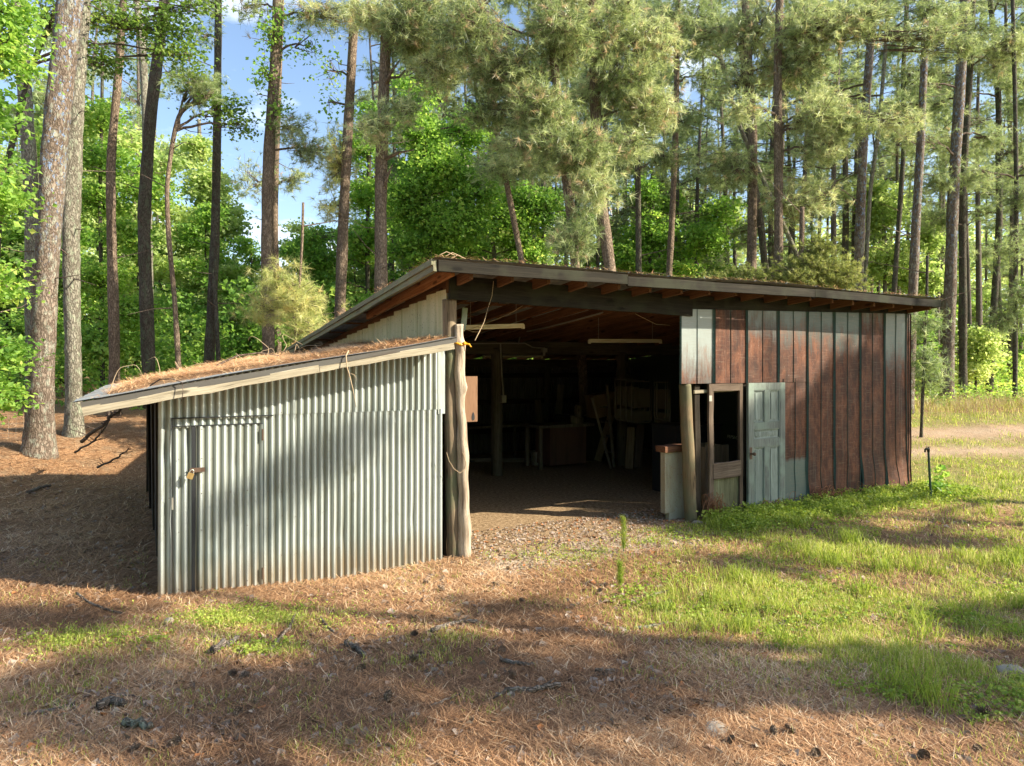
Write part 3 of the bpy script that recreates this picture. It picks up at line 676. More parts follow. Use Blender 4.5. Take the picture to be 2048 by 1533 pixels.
for t in (0.6, 1.8, 3.0, 4.2, 5.4):
    mb = MB(113); mb.beam(lW(-3.45, t, -0.055), lW(-0.1, t, -0.055), 0.04, 0.10, wob=0.002, seg=5); part(mb, 'rafter', 'wood_dark')
mb = MB(114)
for k, (t0, t1, s, lean) in enumerate(((0.05, 1.5, -2.90, 0), (1.505, 2.9, -2.915, .01), (2.905, 4.4, -2.935, .02), (4.405, 5.95, -2.96, .05))):
    for i in range(6):
        a = t0 + (t1 - t0) * i / 6; b_ = t0 + (t1 - t0) * (i + 1) / 6 - 0.008
        zz = lean_z(s) - 0.02
        V = [W(s, a, -0.2), W(s, b_, -0.2), W(s - lean, b_, zz), W(s - lean, a, zz), W(s + .02, a, -0.2), W(s + .02, b_, -0.2), W(s + .02 - lean, b_, zz), W(s + .02 - lean, a, zz)]
        mb.add(V, [(0, 1, 2, 3), (7, 6, 5, 4), (0, 3, 7, 4), (1, 5, 6, 2), (3, 2, 6, 7), (0, 4, 5, 1)], None, [(v[2], a + i, 0.1 * k) for v in V])
part(mb, 'side_boarding', 'wood_dark')
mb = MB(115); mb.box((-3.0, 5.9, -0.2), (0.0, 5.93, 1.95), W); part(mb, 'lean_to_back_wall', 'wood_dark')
mb = MB(116); mb.tube(vpath(W(-2.84, 0.11, -0.2), W(-2.84, 0.11, lean_z(-2.84) - 0.02), 30, .004, 2), 0.05, 12); part(mb, 'post', 'wood_dark', smooth=True)

# gable side above the lean-to: upright pale panels with stepped tops, full boarding below
mb = MB(120); t = 0.0; k = 0
while t < 7.6:
    tn = min(t + 0.60, 7.75); zt = roofz(-0.07, t) - 0.20 - (0.01 if k % 2 else 0)
    zt2 = zt - 0.012
    zb = 2.30 if t > 0.01 else 2.38
    for (a, b_, off) in ((t + 0.004, (t + tn) / 2, 0.0), ((t + tn) / 2 + 0.002, tn - 0.004, 0.003)):
        V = [W(-0.075 - off, a, zb), W(-0.075 - off, b_, zb), W(-0.075 - off, b_, zt2 if off else zt), W(-0.075 - off, a, zt2 if off else zt)]
        V += [v + np.array((CO, SI, 0)) * 0.012 for v in V]
        mb.add(V, [(0, 1, 2, 3)[::-1], (4, 5, 6, 7), (0, 3, 7, 4)[::-1], (1, 5, 6, 2)[::-1], (3, 2, 6, 7)[::-1]], None, [(V[j][2] + .3 * k, (a, b_, b_, a)[j % 4] + k * 1.3, k * 0.7 + .02 * (j > 3)) for j in range(8)])
    t = tn; k += 1
part(mb, 'gable_panels', 'gable')
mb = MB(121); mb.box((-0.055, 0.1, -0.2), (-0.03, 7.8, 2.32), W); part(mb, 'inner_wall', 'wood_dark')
mb = MB(122)
mb.beam(W(-0.17, T0 + 0.10, roofz(0, T0) - 0.09), W(-0.17, 2.7, roofz(0, 2.7) - 0.075), 0.045, 0.12, wob=0.002, seg=6)
part(mb, 'outer_rafter', 'wood_outer')
mb = MB(123); mb.beam(W(-0.045, 0.0, 2.93), W(-0.045, 0.0, 3.12), 0.06, 0.06, up=(1, 0, 0)); part(mb, 'cripple_stud', 'wood_rafter')

# back and right walls
mb = MB(125)
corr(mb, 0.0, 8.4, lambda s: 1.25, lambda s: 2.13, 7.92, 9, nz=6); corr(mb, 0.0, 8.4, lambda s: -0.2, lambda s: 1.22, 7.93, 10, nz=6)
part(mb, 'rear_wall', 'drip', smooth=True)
mb = MB(126)
for z in (0.55, 1.25, 1.9): mb.beam(W(0, 7.86, z), W(8.4, 7.86, z), 0.04, 0.12, wob=0.002, seg=4)
part(mb, 'girt', 'wood_dark')

# rusty front: panel list (left px, right px, rust level, clean-below level, tint, starts above the door)
pan = [(1355, 1422, 2.12, 0.0, 0.8, 1), (1422, 1488, 3.2, 0.0, 0.6, 1), (1488, 1551, 2.75, 0.0, 0.4, 1), (1551, 1609, 2.62, 0.72, 0.2, 2),
       (1609, 1663, 2.6, -1, 0.06, 0), (1663, 1715, 2.5, -1, 0.05, 0), (1715, 1763, 3.0, -1, 0.4, 0), (1763, 1807, 2.2, -1, 0.22, 0)]
mb = MB(130); zcut = 1.877
def vpanel(mbx, s0, s1, zlo, zhi, t, lvl, low, tint, k, flare=0.0):
    wd = s1 - s0; us = [0, .012, .024, .036, .05, .2, .35, .45, .485, .5, .515, .55, .65, .8, .93, .945, .96, .975, .99, 1.0]
    hs = [0, .8, 0, .8, 0, 0, 0, 0, 0, .7, 0, 0, 0, 0, 0, .8, 0, .8, .3, 0]; rb = [1, 1, 1, .5, .0, 0, 0, 0, .0, .9, .0, 0, 0, 0, .0, .4, 1, 1, 1, 1]
    nz = 34; u = np.linspace(0, 1, nz); us = np.array(us); S = s0 + wd * us[:, None] + 0 * u[None, :]
    Z = zlo + (zhi(s0) * (1 - us[:, None]) + zhi(s1) * us[:, None] - zlo) * u[None, :]
    low_w = sstep(1.2, 0.0, Z)
    S = S + low_w * 0.018 * np.sin(Z * 9 + k * 1.7) * (zlo < 0.5)
    T = t - 0.016 * np.array(hs)[:, None] + 0.012 * (vnoise(S * 2.3 + k, Z * 1.7) - 0.5) + low_w * (0.03 * (vnoise(S * 3 + k, Z * 4) - 0.5) - flare * low_w * 0.05) * (zlo < 0.5)
    P = np.stack([OX + CO * S - SI * T, OY + SI * S + CO * T, Z], -1); G = np.stack([Z, S + k * 3.1, 0 * Z + k], -1)
    mbx.grid(P, G, flip=False, lvl=lvl, low=low, tint=tint, rib=np.array(rb)[:, None] + 0 * Z)
    P2 = P.copy(); P2[..., 0] += -SI * 0.002; P2[..., 1] += CO * 0.002
    mbx.grid(P2, G, flip=True, lvl=lvl, low=low, tint=tint, rib=np.array(rb)[:, None] + 0 * Z)
ztop = lambda s: 2.885 + (s - 3.35) * 0.024
for k, (a, b_, lv, lo, tn, up) in enumerate(pan):
    s0 = SZ(a, 700)[0]; s1 = SZ(b_, 700)[0] + 0.012
    vpanel(mb, s0, s1, zcut if up else -0.25, ztop, -0.045 - 0.002 * (k % 2), lv, lo, tn, k, flare=1.0 if k > 5 else 0.2)
    if up == 2: vpanel(mb, SZ(1560, 700)[0], s1, -0.25, lambda s: zcut + 0.05, -0.040, lv, lo, tn, k)
part(mb, 'rusty_wall', 'rusty', smooth=False)
mb = MB(131); sc0 = SZ(1807, 700)[0]; vpanel(mb, sc0, 8.46, -0.25, ztop, -0.038, 3.0, -1, 0.2, 11); part(mb, 'corner_flashing', 'rusty')
mb = MB(132)
for k in range(13):
    mb.box((8.43, k * 0.61, -0.3), (8.442 + 0.004 * (k % 2), k * 0.61 + 0.615, roofz(8.4, k * 0.61) - 0.2), W, lvl=2.0, low=-1.0, tint=0.3, rib=0.0)
part(mb, 'side_wall', 'rusty')

# frame door (glass gone) in the opening, jamb, and the panelled door folded back on the wall
fz = lambda py, px=1445: SZ(px, py)[1]
fs = lambda px: SZ(px, 800)[0]
mb = MB(140)
mb.beam(W(fs(1400) - 0.02, 0.06, -0.1), W(fs(1398) - 0.02, 0.06, 1.85), 0.10, 0.10, up=(CO, SI, 0), wob=0.006, seg=8); part(mb, 'door_jamb', 'wood_dark')
mb = MB(141); mb.beam(W(fs(1486), 0.02, -0.1), W(fs(1485), 0.02, 1.92), 0.09, 0.10, up=(CO, SI, 0), wob=0.003, seg=6); part(mb, 'door_jamb', 'wood_dark')
mb = MB(142); mb.beam(W(fs(1388), 0.0, 1.76), W(fs(1492), 0.0, 1.79), 0.03, 0.045, wob=0.002, seg=3); part(mb, 'door_head', 'wood_fascia')
fd = MB(143); a, b_ = fs(1413), fs(1478)
fd.beam(W(a + 0.035, -0.045, 0.02), W(a + 0.03, -0.045, 1.87), 0.04, 0.085, up=(CO, SI, 0), wob=0.002, seg=8)
fd.beam(W(b_ - 0.02, -0.045, 0.02), W(b_ - 0.02, -0.045, 1.87), 0.04, 0.06, up=(CO, SI, 0), wob=0.002, seg=8)
fd.beam(W(a + 0.06, -0.045, 1.82), W(b_ - 0.04, -0.045, 1.82), 0.036, 0.10, wob=0.002, seg=3)
fd.beam(W(a + 0.06, -0.050, fz(940)), W(b_ - 0.03, -0.050, fz(938)), 0.045, 0.22, wob=0.004, seg=4)
fd.beam(W(a - 0.01, -0.055, 0.03), W(b_ + 0.0, -0.055, 0.075), 0.05, 0.05, wob=0.004, seg=3)
framed = part(fd, 'screen_door', 'wood_brown')
mb = MB(144)
ys = np.linspace(a + 0.07, b_ - 0.05, 40); zz = np.linspace(0.06, fz(954), 12)
S_, Z_ = np.meshgrid(ys, zz, indexing='ij'); T_ = -0.035 + 0.006 * (vnoise(S_ * 30, Z_ * 1.5) - .5)
mb.grid(np.stack([OX + CO * S_ - SI * T_, OY + SI * S_ + CO * T_, Z_], -1), np.stack([Z_, S_, T_], -1))
sub(mb, 'kick_panel', 'ply_green', framed)
mb = MB(145); z = fz(797, 1412); mb.box((a - 0.02, -0.075, z - 0.04), (a + 0.03, -0.068, z + 0.04), W); sub(mb, 'hinge', 'conduit', framed)
# panelled door, standing against the wall
dm = MB(146); a, b_ = SZ(1496, 800, -0.1)[0], SZ(1569, 800, -0.1)[0]; zb, zt = 0.0, SZ(1530, 766, -0.1)[1]
def DB(mbx, s0, s1, z0, z1, t0, t1):
    lean = 0.02
    mbx.box((s0, t0, z0), (s1, t1, z1), W)
wd = b_ - a; stile = 0.105
zr = [zt, SZ(1530, 780, -.1)[1], SZ(1530, 845, -.1)[1], SZ(1530, 858, -.1)[1], SZ(1530, 878, -.1)[1], SZ(1530, 893, -.1)[1], 0.10, zb]
DB(dm, a, a + stile, zb, zt, -0.112, -0.072); DB(dm, b_ - stile, b_, zb, zt, -0.112, -0.072)
m0, m1 = a + stile + 0.001, b_ - stile - 0.001
for (z1, z0) in ((zr[0], zr[1]), (zr[2], zr[3]), (zr[4], zr[5]), (zr[6], zr[7])): DB(dm, m0, m1, z0, z1, -0.1105, -0.074)
cm = (a + b_) / 2
DB(dm, cm - 0.045, cm + 0.045, zr[2] + .001, zr[1] - .001, -0.1095, -0.075); DB(dm, cm - 0.045, cm + 0.045, zr[6] + .001, zr[5] - .001, -0.1095, -0.075)
pdoor = part(dm, 'panelled_door', 'wood_door')
k = 0
for (s0, s1, z0, z1) in ((m0, cm - .045, zr[2], zr[1]), (cm + .045, m1, zr[2], zr[1]), (m0, m1, zr[4], zr[3]), (m0, cm - .045, zr[6], zr[5]), (cm + .045, m1, zr[6], zr[5])):
    mb = MB(150 + k); k += 1
    mb.box((s0 + .001, -0.090, z0 + .001), (s1 - .001, -0.080, z1 - .001), W)
    r_ = 0.016
    for (p, q) in (((s0 + r_/2, z0), (s0 + r_/2, z1)), ((s1 - r_/2, z0), (s1 - r_/2, z1))): mb.beam(W(p[0], -0.098, p[1] + .001), W(q[0], -0.098, q[1] - .001), 0.014, r_, up=(CO, SI, 0))
    for zq in (z0 + r_/2, z1 - r_/2): mb.beam(W(s0 + r_ + .001, -0.098, zq), W(s1 - r_ - .001, -0.098, zq), 0.014, r_)
    mb.box((s0 + .045, -0.097, z0 + .045), (s1 - .045, -0.0905, z1 - .045), W)
    sub(mb, 'door_panel', 'wood_panel', pdoor)
mb = MB(160); kx, kz = SZ(1503, 908, -0.12); mb.tube([W(kx, -0.112, kz), W(kx, -0.14, kz), W(kx + .01, -0.155, kz)], [0.012, 0.012, 0.02], 10); mb.sphere(W(kx + 0.01, -0.165, kz), 0.026, 10); mb.box((kx - .03, -0.118, kz - .08), (kx + .018, -0.113, kz + .09), W)
sub(mb, 'knob', 'rusty_iron', pdoor)

# conduit runs, fixed to the shed
mb = MB(161)
def PP(px, py, t):
    s, z = SZ(px, py, t); return W(s, t, z)
mb.tube([PP(1212, 624, 1.2), PP(1150, 641, 1.8), PP(1095, 655, 2.6), PP(1052, 664, 3.6), PP(1040, 672, 4.4), PP(1037, 688, 4.62)], 0.013, 8)
mb.tube([PP(930, 688, 4.62), PP(1000, 687, 4.62), PP(1050, 687, 4.62), PP(1065, 695, 4.62), PP(1090, 697, 4.62)], 0.012, 8)
mb.tube([PP(1001, 688, 4.60), PP(1003, 740, 4.60), PP(1007, 792, 4.60)], 0.014, 8)
mb.box((SZ(1003, 795, 4.58)[0], 4.55, 1.42), (SZ(1003, 795, 4.58)[0] + .09, 4.62, 1.56), W)
c0 = SZ(1087, 700, 4.6); mb.box((c0[0] - .05, 4.55, c0[1] - .05), (c0[0] + .06, 4.62, c0[1] + .03), W); mb.tube([W(c0[0], 4.58, c0[1] - .04), W(c0[0], 4.58, c0[1] - .12)], [.03, .022], 8)
part(mb, 'conduit', 'conduit')

# ------------------------------------------------------------------ things in and on the shed
def lamp(px0, py0, px1, py1, t, label, tube_only=True, wd=0.05):
    a = PP(px0, py0, t); b_ = PP(px1, py1, t)
    th = thing('fluorescent_light', label, 'light fitting', a)
    mb = MB(170); A = np.zeros(3); B = b_ - a
    mb.beam(A + (0, 0, .03), B + (0, 0, .03), wd, 0.03); mb.build('housing', 'tube_white' if tube_only else 'conduit', th)
    mb = MB(171); mb.tube([A, B], 0.016, 10); mb.build('lamp_tube', 'tube_white', th)
    for P_ in (A, B):
        mb = MB(172); d = (B - A) / np.linalg.norm(B - A); mb.beam(P_ - d * .012, P_ + d * .012, 0.055, 0.06); mb.build('end_cap', 'tube_white', th)
    for f in (0.12, 0.88):
        P_ = A + (B - A) * f; s, t_ = st(a[0] + P_[0], a[1] + P_[1]); top = roofz(s, t_) - 0.1 - a[2]
        mb = MB(173); mb.tube([P_ + (0, 0, .04), (P_[0], P_[1], top)], 0.0025, 5); mb.build('hanger', 'conduit', th)
    return th
lamp(926, 658, 1046, 654, 1.0, 'cream strip light just inside the opening beside the corner log')
lamp(1179, 684, 1321, 684, 2.0, 'white strip light hanging before the right inner post')
lamp(968, 714, 1084, 714, 6.2, 'dim double strip light far back behind the left inner post', False, 0.16)

def loosen(o): return o
mb = MB(175); x0, z0 = SZ(918, 845, 0.35); x1, z1 = SZ(955, 753, 0.35)
th = thing('brown_board', 'smooth brown board with a dark teardrop painted as a hole fixed behind the corner log', 'board', W(x0, 0.35, z0))
o0 = W(x0, 0.35, z0)
mb.box((x0 - .05, 0.35, z0), (x1, 0.37, z1), lambda s, t, z: W(s, t, z) - o0); mb.build('panel', 'board_brown', th)
mb = MB(176); hx_, hz_ = SZ(947, 833, 0.34); a = np.linspace(0, 2*np.pi, 20)
V = [W(hx_ + .018 * math.sin(x) * (1 - .45 * math.cos(x)), 0.346, hz_ + .05 * math.cos(x)) - o0 for x in a[:-1]]
mb.add(np.vstack([V, [np.mean(V, 0)]]), None, [(i, 19, (i + 1) % 19) for i in range(19)][::1]); mb.build('teardrop_dark_patch', 'dark_cooler', th)  # flat black patch painting the darkness of the hole
mb = MB(177); a_ = W(*[SZ(926, 660, .3)[0], .3, SZ(926, 660, .3)[1]]); b2 = W(*[SZ(930, 616, .3)[0], .3, SZ(930, 616, .3)[1]])
mb.beam(a_, b2, 0.015, 0.07, up=(CO, SI, 0)); tag(mb.build('green_board', 'green_board'), 'short pale green board tilted beside the top of the corner log', 'board')
# yellow tie on the log, wire loop
mb = MB(178); c = P_[0] * 0; pz = SZ(915, 688, -0.1)[1]; ps = SZ(917, 688, -0.1)[0]
cc = W(0.055, -0.055, pz); a = np.linspace(0, 2*np.pi, 18)
mb.tube([cc + 0.063 * np.array((math.cos(x), math.sin(x), 0)) + (0, 0, 0.012 * math.sin(2 * x)) for x in a], 0.012, 8)
mb.tube([W(.10, -.125, pz), W(.135, -.15, pz - .005), W(.16, -.15, pz - .035)], [.013, .010, .006], 8); mb.sphere(W(.09, -.125, pz + .004), .022, 8)
tag(mb.build('yellow_tie', 'yellow'), 'bright yellow plastic tie wrapped around the corner log', 'tie')
mb = MB(179); q = [PP(x, y, -0.12) for x, y in ((893, 905), (898, 922), (908, 938), (920, 947), (930, 938), (932, 925), (925, 905))]; mb.tube(q, 0.003, 6)
tag(mb.build('wire_loop', 'twine'), 'thin pale wire loop hooked on the corner log', 'wire')
mb = MB(180); mb.tube([PP(987, 563, -.08), PP(984, 592, -.08), PP(975, 620, -.08), PP(968, 645, -.08), PP(957, 667, -.08), PP(950, 681, -.08)], [.003, .003, .003, .004, .006, .004], 5)
tag(mb.build('hanging_twig', 'twine'), 'thin dry tendril dangling from the header beam near the corner', 'tendril')
mb = MB(181); mb.tube([PP(1045, 612, .3), PP(1020, 628, .4), PP(990, 640, .5), PP(960, 652, .6), PP(935, 660, .7), PP(945, 664, .8), PP(962, 664, .9)], .003, 5)
tag(mb.build('loose_wire', 'twine'), 'loose wire sagging from the header beam to the cream strip light', 'wire')
mb = MB(182); mb.tube([PP(1270, 628, .3), PP(1290, 638, .3), PP(1312, 649, .3), PP(1340, 651, .3)], .0025, 5)
tag(mb.build('loose_wire', 'twine'), 'short loose wire under the right end of the header beam', 'wire')

# cabinet behind the door post
def local(o0): return lambda s, t, z: W(s, t, z) - o0
o0 = W(3.35, 0.3, 0)
cb = thing('cabinet', 'dirty white cabinet with red brown top behind the door post', 'cabinet', o0)
s0, s1 = SZ(1330, 905, .18)[0], SZ(1330, 905, .18)[0] + 0.42
mb = MB(185); mb.box((s0, .18, 0.10), (s1, .27, .93), local(o0)); mb.box((s0 + .08, .19, 0.0), (s1 - .05, .26, .099), local(o0)); mb.build('carcass', 'white_panel', cb)
mb = MB(186); mb.beam(W(s0 - .03, .24, .975) - o0, W(s1 + .05, .24, .975) - o0, 0.20, 0.085, wob=.004, seg=4); mb.build('top', 'wood_cap', cb)
mb = MB(187); mb.box((s0 + .03, .172, .35), (s0 + .034, .178, .9), local(o0)); mb.build('seam_strip', 'white_panel', cb)
# plywood box and cooler seen through the screen door
o0 = W(4.2, 0.9, 0)
bx = thing('plywood_box', 'weathered plywood box behind the empty screen door frame', 'box', o0)
a, b_ = SZ(1412, 900, .9)[0], SZ(1458, 900, .9)[0]; zt_ = SZ(1440, 888, .9)[1]
mb = MB(188)
for i in range(3): mb.box((a + (b_ - a) * i / 3, .9, 0), (a + (b_ - a) * (i + 1) / 3 - .006, .925, zt_ - .012 * i), local(o0))
mb.box((a, .93, 0), (a + .02, 1.4, zt_ - .04), local(o0)); mb.box((b_ - .02, .93, 0), (b_, 1.4, zt_ - .04), local(o0)); mb.box((a, 1.402, 0), (b_, 1.42, zt_ - .04), local(o0)); mb.build('boards', 'plywood', bx)
o0 = W(5.1, 1.5, 0)
ck = thing('drinks_cooler', 'dark drinks cooler with white lettering behind the screen door', 'cooler', o0)
mb = MB(189); mb.box((4.62, 1.5, 0.0), (5.6, 2.1, 1.10), local(o0)); mb.build('cabinet_body', 'dark_cooler', ck)
mb = MB(190); mb.box((4.60, 1.47, 1.102), (5.62, 2.12, 1.14), local(o0)); mb.build('lid', 'dark_cooler', ck)
tx = bpy.data.curves.new('lettering', 'FONT'); tx.body = 'PEPSI-COLA'; tx.size = 0.080; tx.extrude = 0.002; tx.materials.append(M['letter'])
tt_ = bpy.data.objects.new('lettering_curve', tx); me_ = bpy.data.meshes.new_from_object(tt_); bpy.data.objects.remove(tt_)
to = bpy.data.objects.new('lettering', me_); C.objects.link(to); to.parent = ck
p = PP(1454, 876, 1.49) - o0; ang = math.atan2(SI, CO)
to.matrix_local = Matrix.Translation(Vector(p)) @ Matrix.Rotation(ang, 4, 'Z') @ Matrix.Rotation(R(90), 4, 'X') @ Matrix.Rotation(R(-9), 4, 'Z')

# folding chairs hanging inside
def chair():
    th = thing('folding_chair', 'steel folding chair hanging folded on the inner post', 'folding chair', (0, 0, 0))
    def loop(wd, z0, z1, y, r=0.09):
        P = [];
        for (cx_, cz_, a0) in ((wd/2 - r, z0 + r, -90), (-wd/2 + r, z0 + r, 180)):
            pass
        pts = [(wd/2, z1)] + [(wd/2 - r + r * math.cos(R(a)), z0 + r + r * math.sin(R(a))) for a in range(0, -91, -15)] + [(-wd/2 + r + r * math.cos(R(a)), z0 + r + r * math.sin(R(a))) for a in range(-90, -181, -15)] + [(-wd/2, z1)]
        return [np.array((x, y, z)) for x, z in pts]
    mb = MB(200); mb.tube(loop(0.46, 0.0, 0.86, 0.0), 0.011, 8); mb.build('back_frame', 'chair_metal', th)
    mb = MB(201); mb.tube(loop(0.41, 0.10, 0.93, 0.03), 0.010, 8); mb.tube([(-.2, .03, .8), (.2, .03, .8)], .008, 6); mb.build('rear_legs', 'chair_metal', th)
    mb = MB(202); mb.box((-.19, -.012, .30), (.19, .006, .66)); mb.build('seat', 'chair_seat', th)
    mb = MB(203); mb.box((-.21, -.014, .03), (.21, .004, .22)); mb.build('backrest', 'chair_seat', th)
    return th
ch0 = chair(); angs = math.atan2(SI, CO)
for i in range(4):
    p = PX(1283 - i * 7, 846 - i * 1.5, 13.3 - i * 0.03); p = PX(1283, 846, 13.3) + np.array((-0.055 * i, -0.07 * i * 0.2 - .01 * i, 0.015 * i)) + np.array((SI * .09, -CO * .09, 0)) * i * -1.0
    o = ch0 if i == 0 else dup(ch0, p, angs - .1)
    o.location = tuple(p); o.rotation_euler = (0, 0, angs - 0.1)
    o['label'] = ['steel folding chair hanging frontmost with its seat showing', 'steel folding chair hanging directly behind the frontmost chair', 'third steel folding chair in the hanging stack', 'rearmost steel folding chair of the hanging stack'][i]; o['group'] = 'folding chairs hanging in the shed'
for i in range(2):
    p = PX(1322 + 5 * i, 850, 12.9 - i * .1); o = dup(ch0, p, angs + R(80)); o['label'] = ['folding chair hanging edge on right of the chair stack', 'second edge on folding chair nearest the cabinet side'][i]

# step ladder, workbench, boxes
ld = thing('step_ladder', 'old wooden step ladder leaning beside the workbench', 'ladder', PX(1215, 940, 13.9))
o0 = PX(1215, 940, 13.9)
mb = MB(210)
for off in (0, 0.32):
    mb.beam(PX(1222, 938, 13.9 + off) - o0, PX(1184, 796, 13.9 + off) - o0, .03, .05, wob=.001, seg=3)
mb.build('rear_legs', 'wood_grey', ld)
mb = MB(211)
for off in (0, 0.36): mb.beam(PX(1228, 935, 14.1 + off) - o0, PX(1214, 770, 14.1 + off) - o0, .03, .06)
mb.build('side_rails', 'wood_grey', ld)
for k in range(4):
    y = 815 + 30 * k; mb = MB(212 + k); a = PX(1217 + k * 3, y, 14.1) - o0; mb.beam(a, a + np.array((.0, .36, 0)), .12, .022, up=(0, 0, 1)); mb.beam(a + (-.18, 0, 0), a + (.06, 0, 0), .03, .02); mb.build('tread', 'wood_grey', ld)
o0 = PX(1137, 935, 14.3)
wb = thing('workbench', 'red brown wooden workbench against the back of the shed', 'workbench', o0, angs)
mb = MB(220); mb.box((-.45, 0, 0.06), (.45, .6, .84)); mb.build('cabinet_body', 'bench_red', wb)
mb = MB(221); mb.box((-.75, -.06, .843), (.62, .66, .90)); mb.build('bench_top', 'wood_grey', wb)
for x in (-.7, ): 
    for y in (0, .55): mb = MB(222); mb.box((x, y, 0), (x + .07, y + .07, .842)); mb.build('leg', 'wood_grey', wb)
mb = MB(223); o1 = o0 + np.array((.22, .2, .905)); mb.tube([(0, 0, 0), (0, 0, .12), (.0, 0, .14), (0, 0, .34), (0.01, 0, .38)], [.12, .12, .09, .085, .07], 12); mb.box((-.16, -.07, .0), (-.05, .07, .16))
o = mb.build('wooden_block', 'wood_grey'); o.location = tuple(o1); tag(o, 'upright log block standing on the workbench', 'wood block')
mb = MB(224); mb.box((-.28, -.2, 0), (.28, .2, .5)); o = mb.build('cardboard_box', 'cardboard'); o.location = tuple(PX(1205, 832, 15.0)); o.rotation_euler = (0, R(-8), .4); tag(o, 'big cardboard box tilted behind the step ladder', 'box')
mb = MB(225); mb.box((-.5, -.3, 0), (.5, .3, 1.0)); o = mb.build('storage_crate', 'wood_dark'); o.location = tuple(W(5.7, 6.0, 0)); tag(o, 'dark storage crate under the tilted cardboard box', 'crate')
mb = MB(226); mb.box((-1.6, -.35, .78), (.0, .35, .82)); 
for x in (-1.55, -.08): mb.box((x, -.3, 0), (x + .05, -.25, .779)); mb.box((x, .25, 0), (x + .05, .3, .779))
o = mb.build('trestle_table', 'wood_grey'); o.location = tuple(W(4.6, 6.6, 0)); o.rotation_euler = (0, 0, angs); tag(o, 'long low table in the dark beside the workbench', 'table')

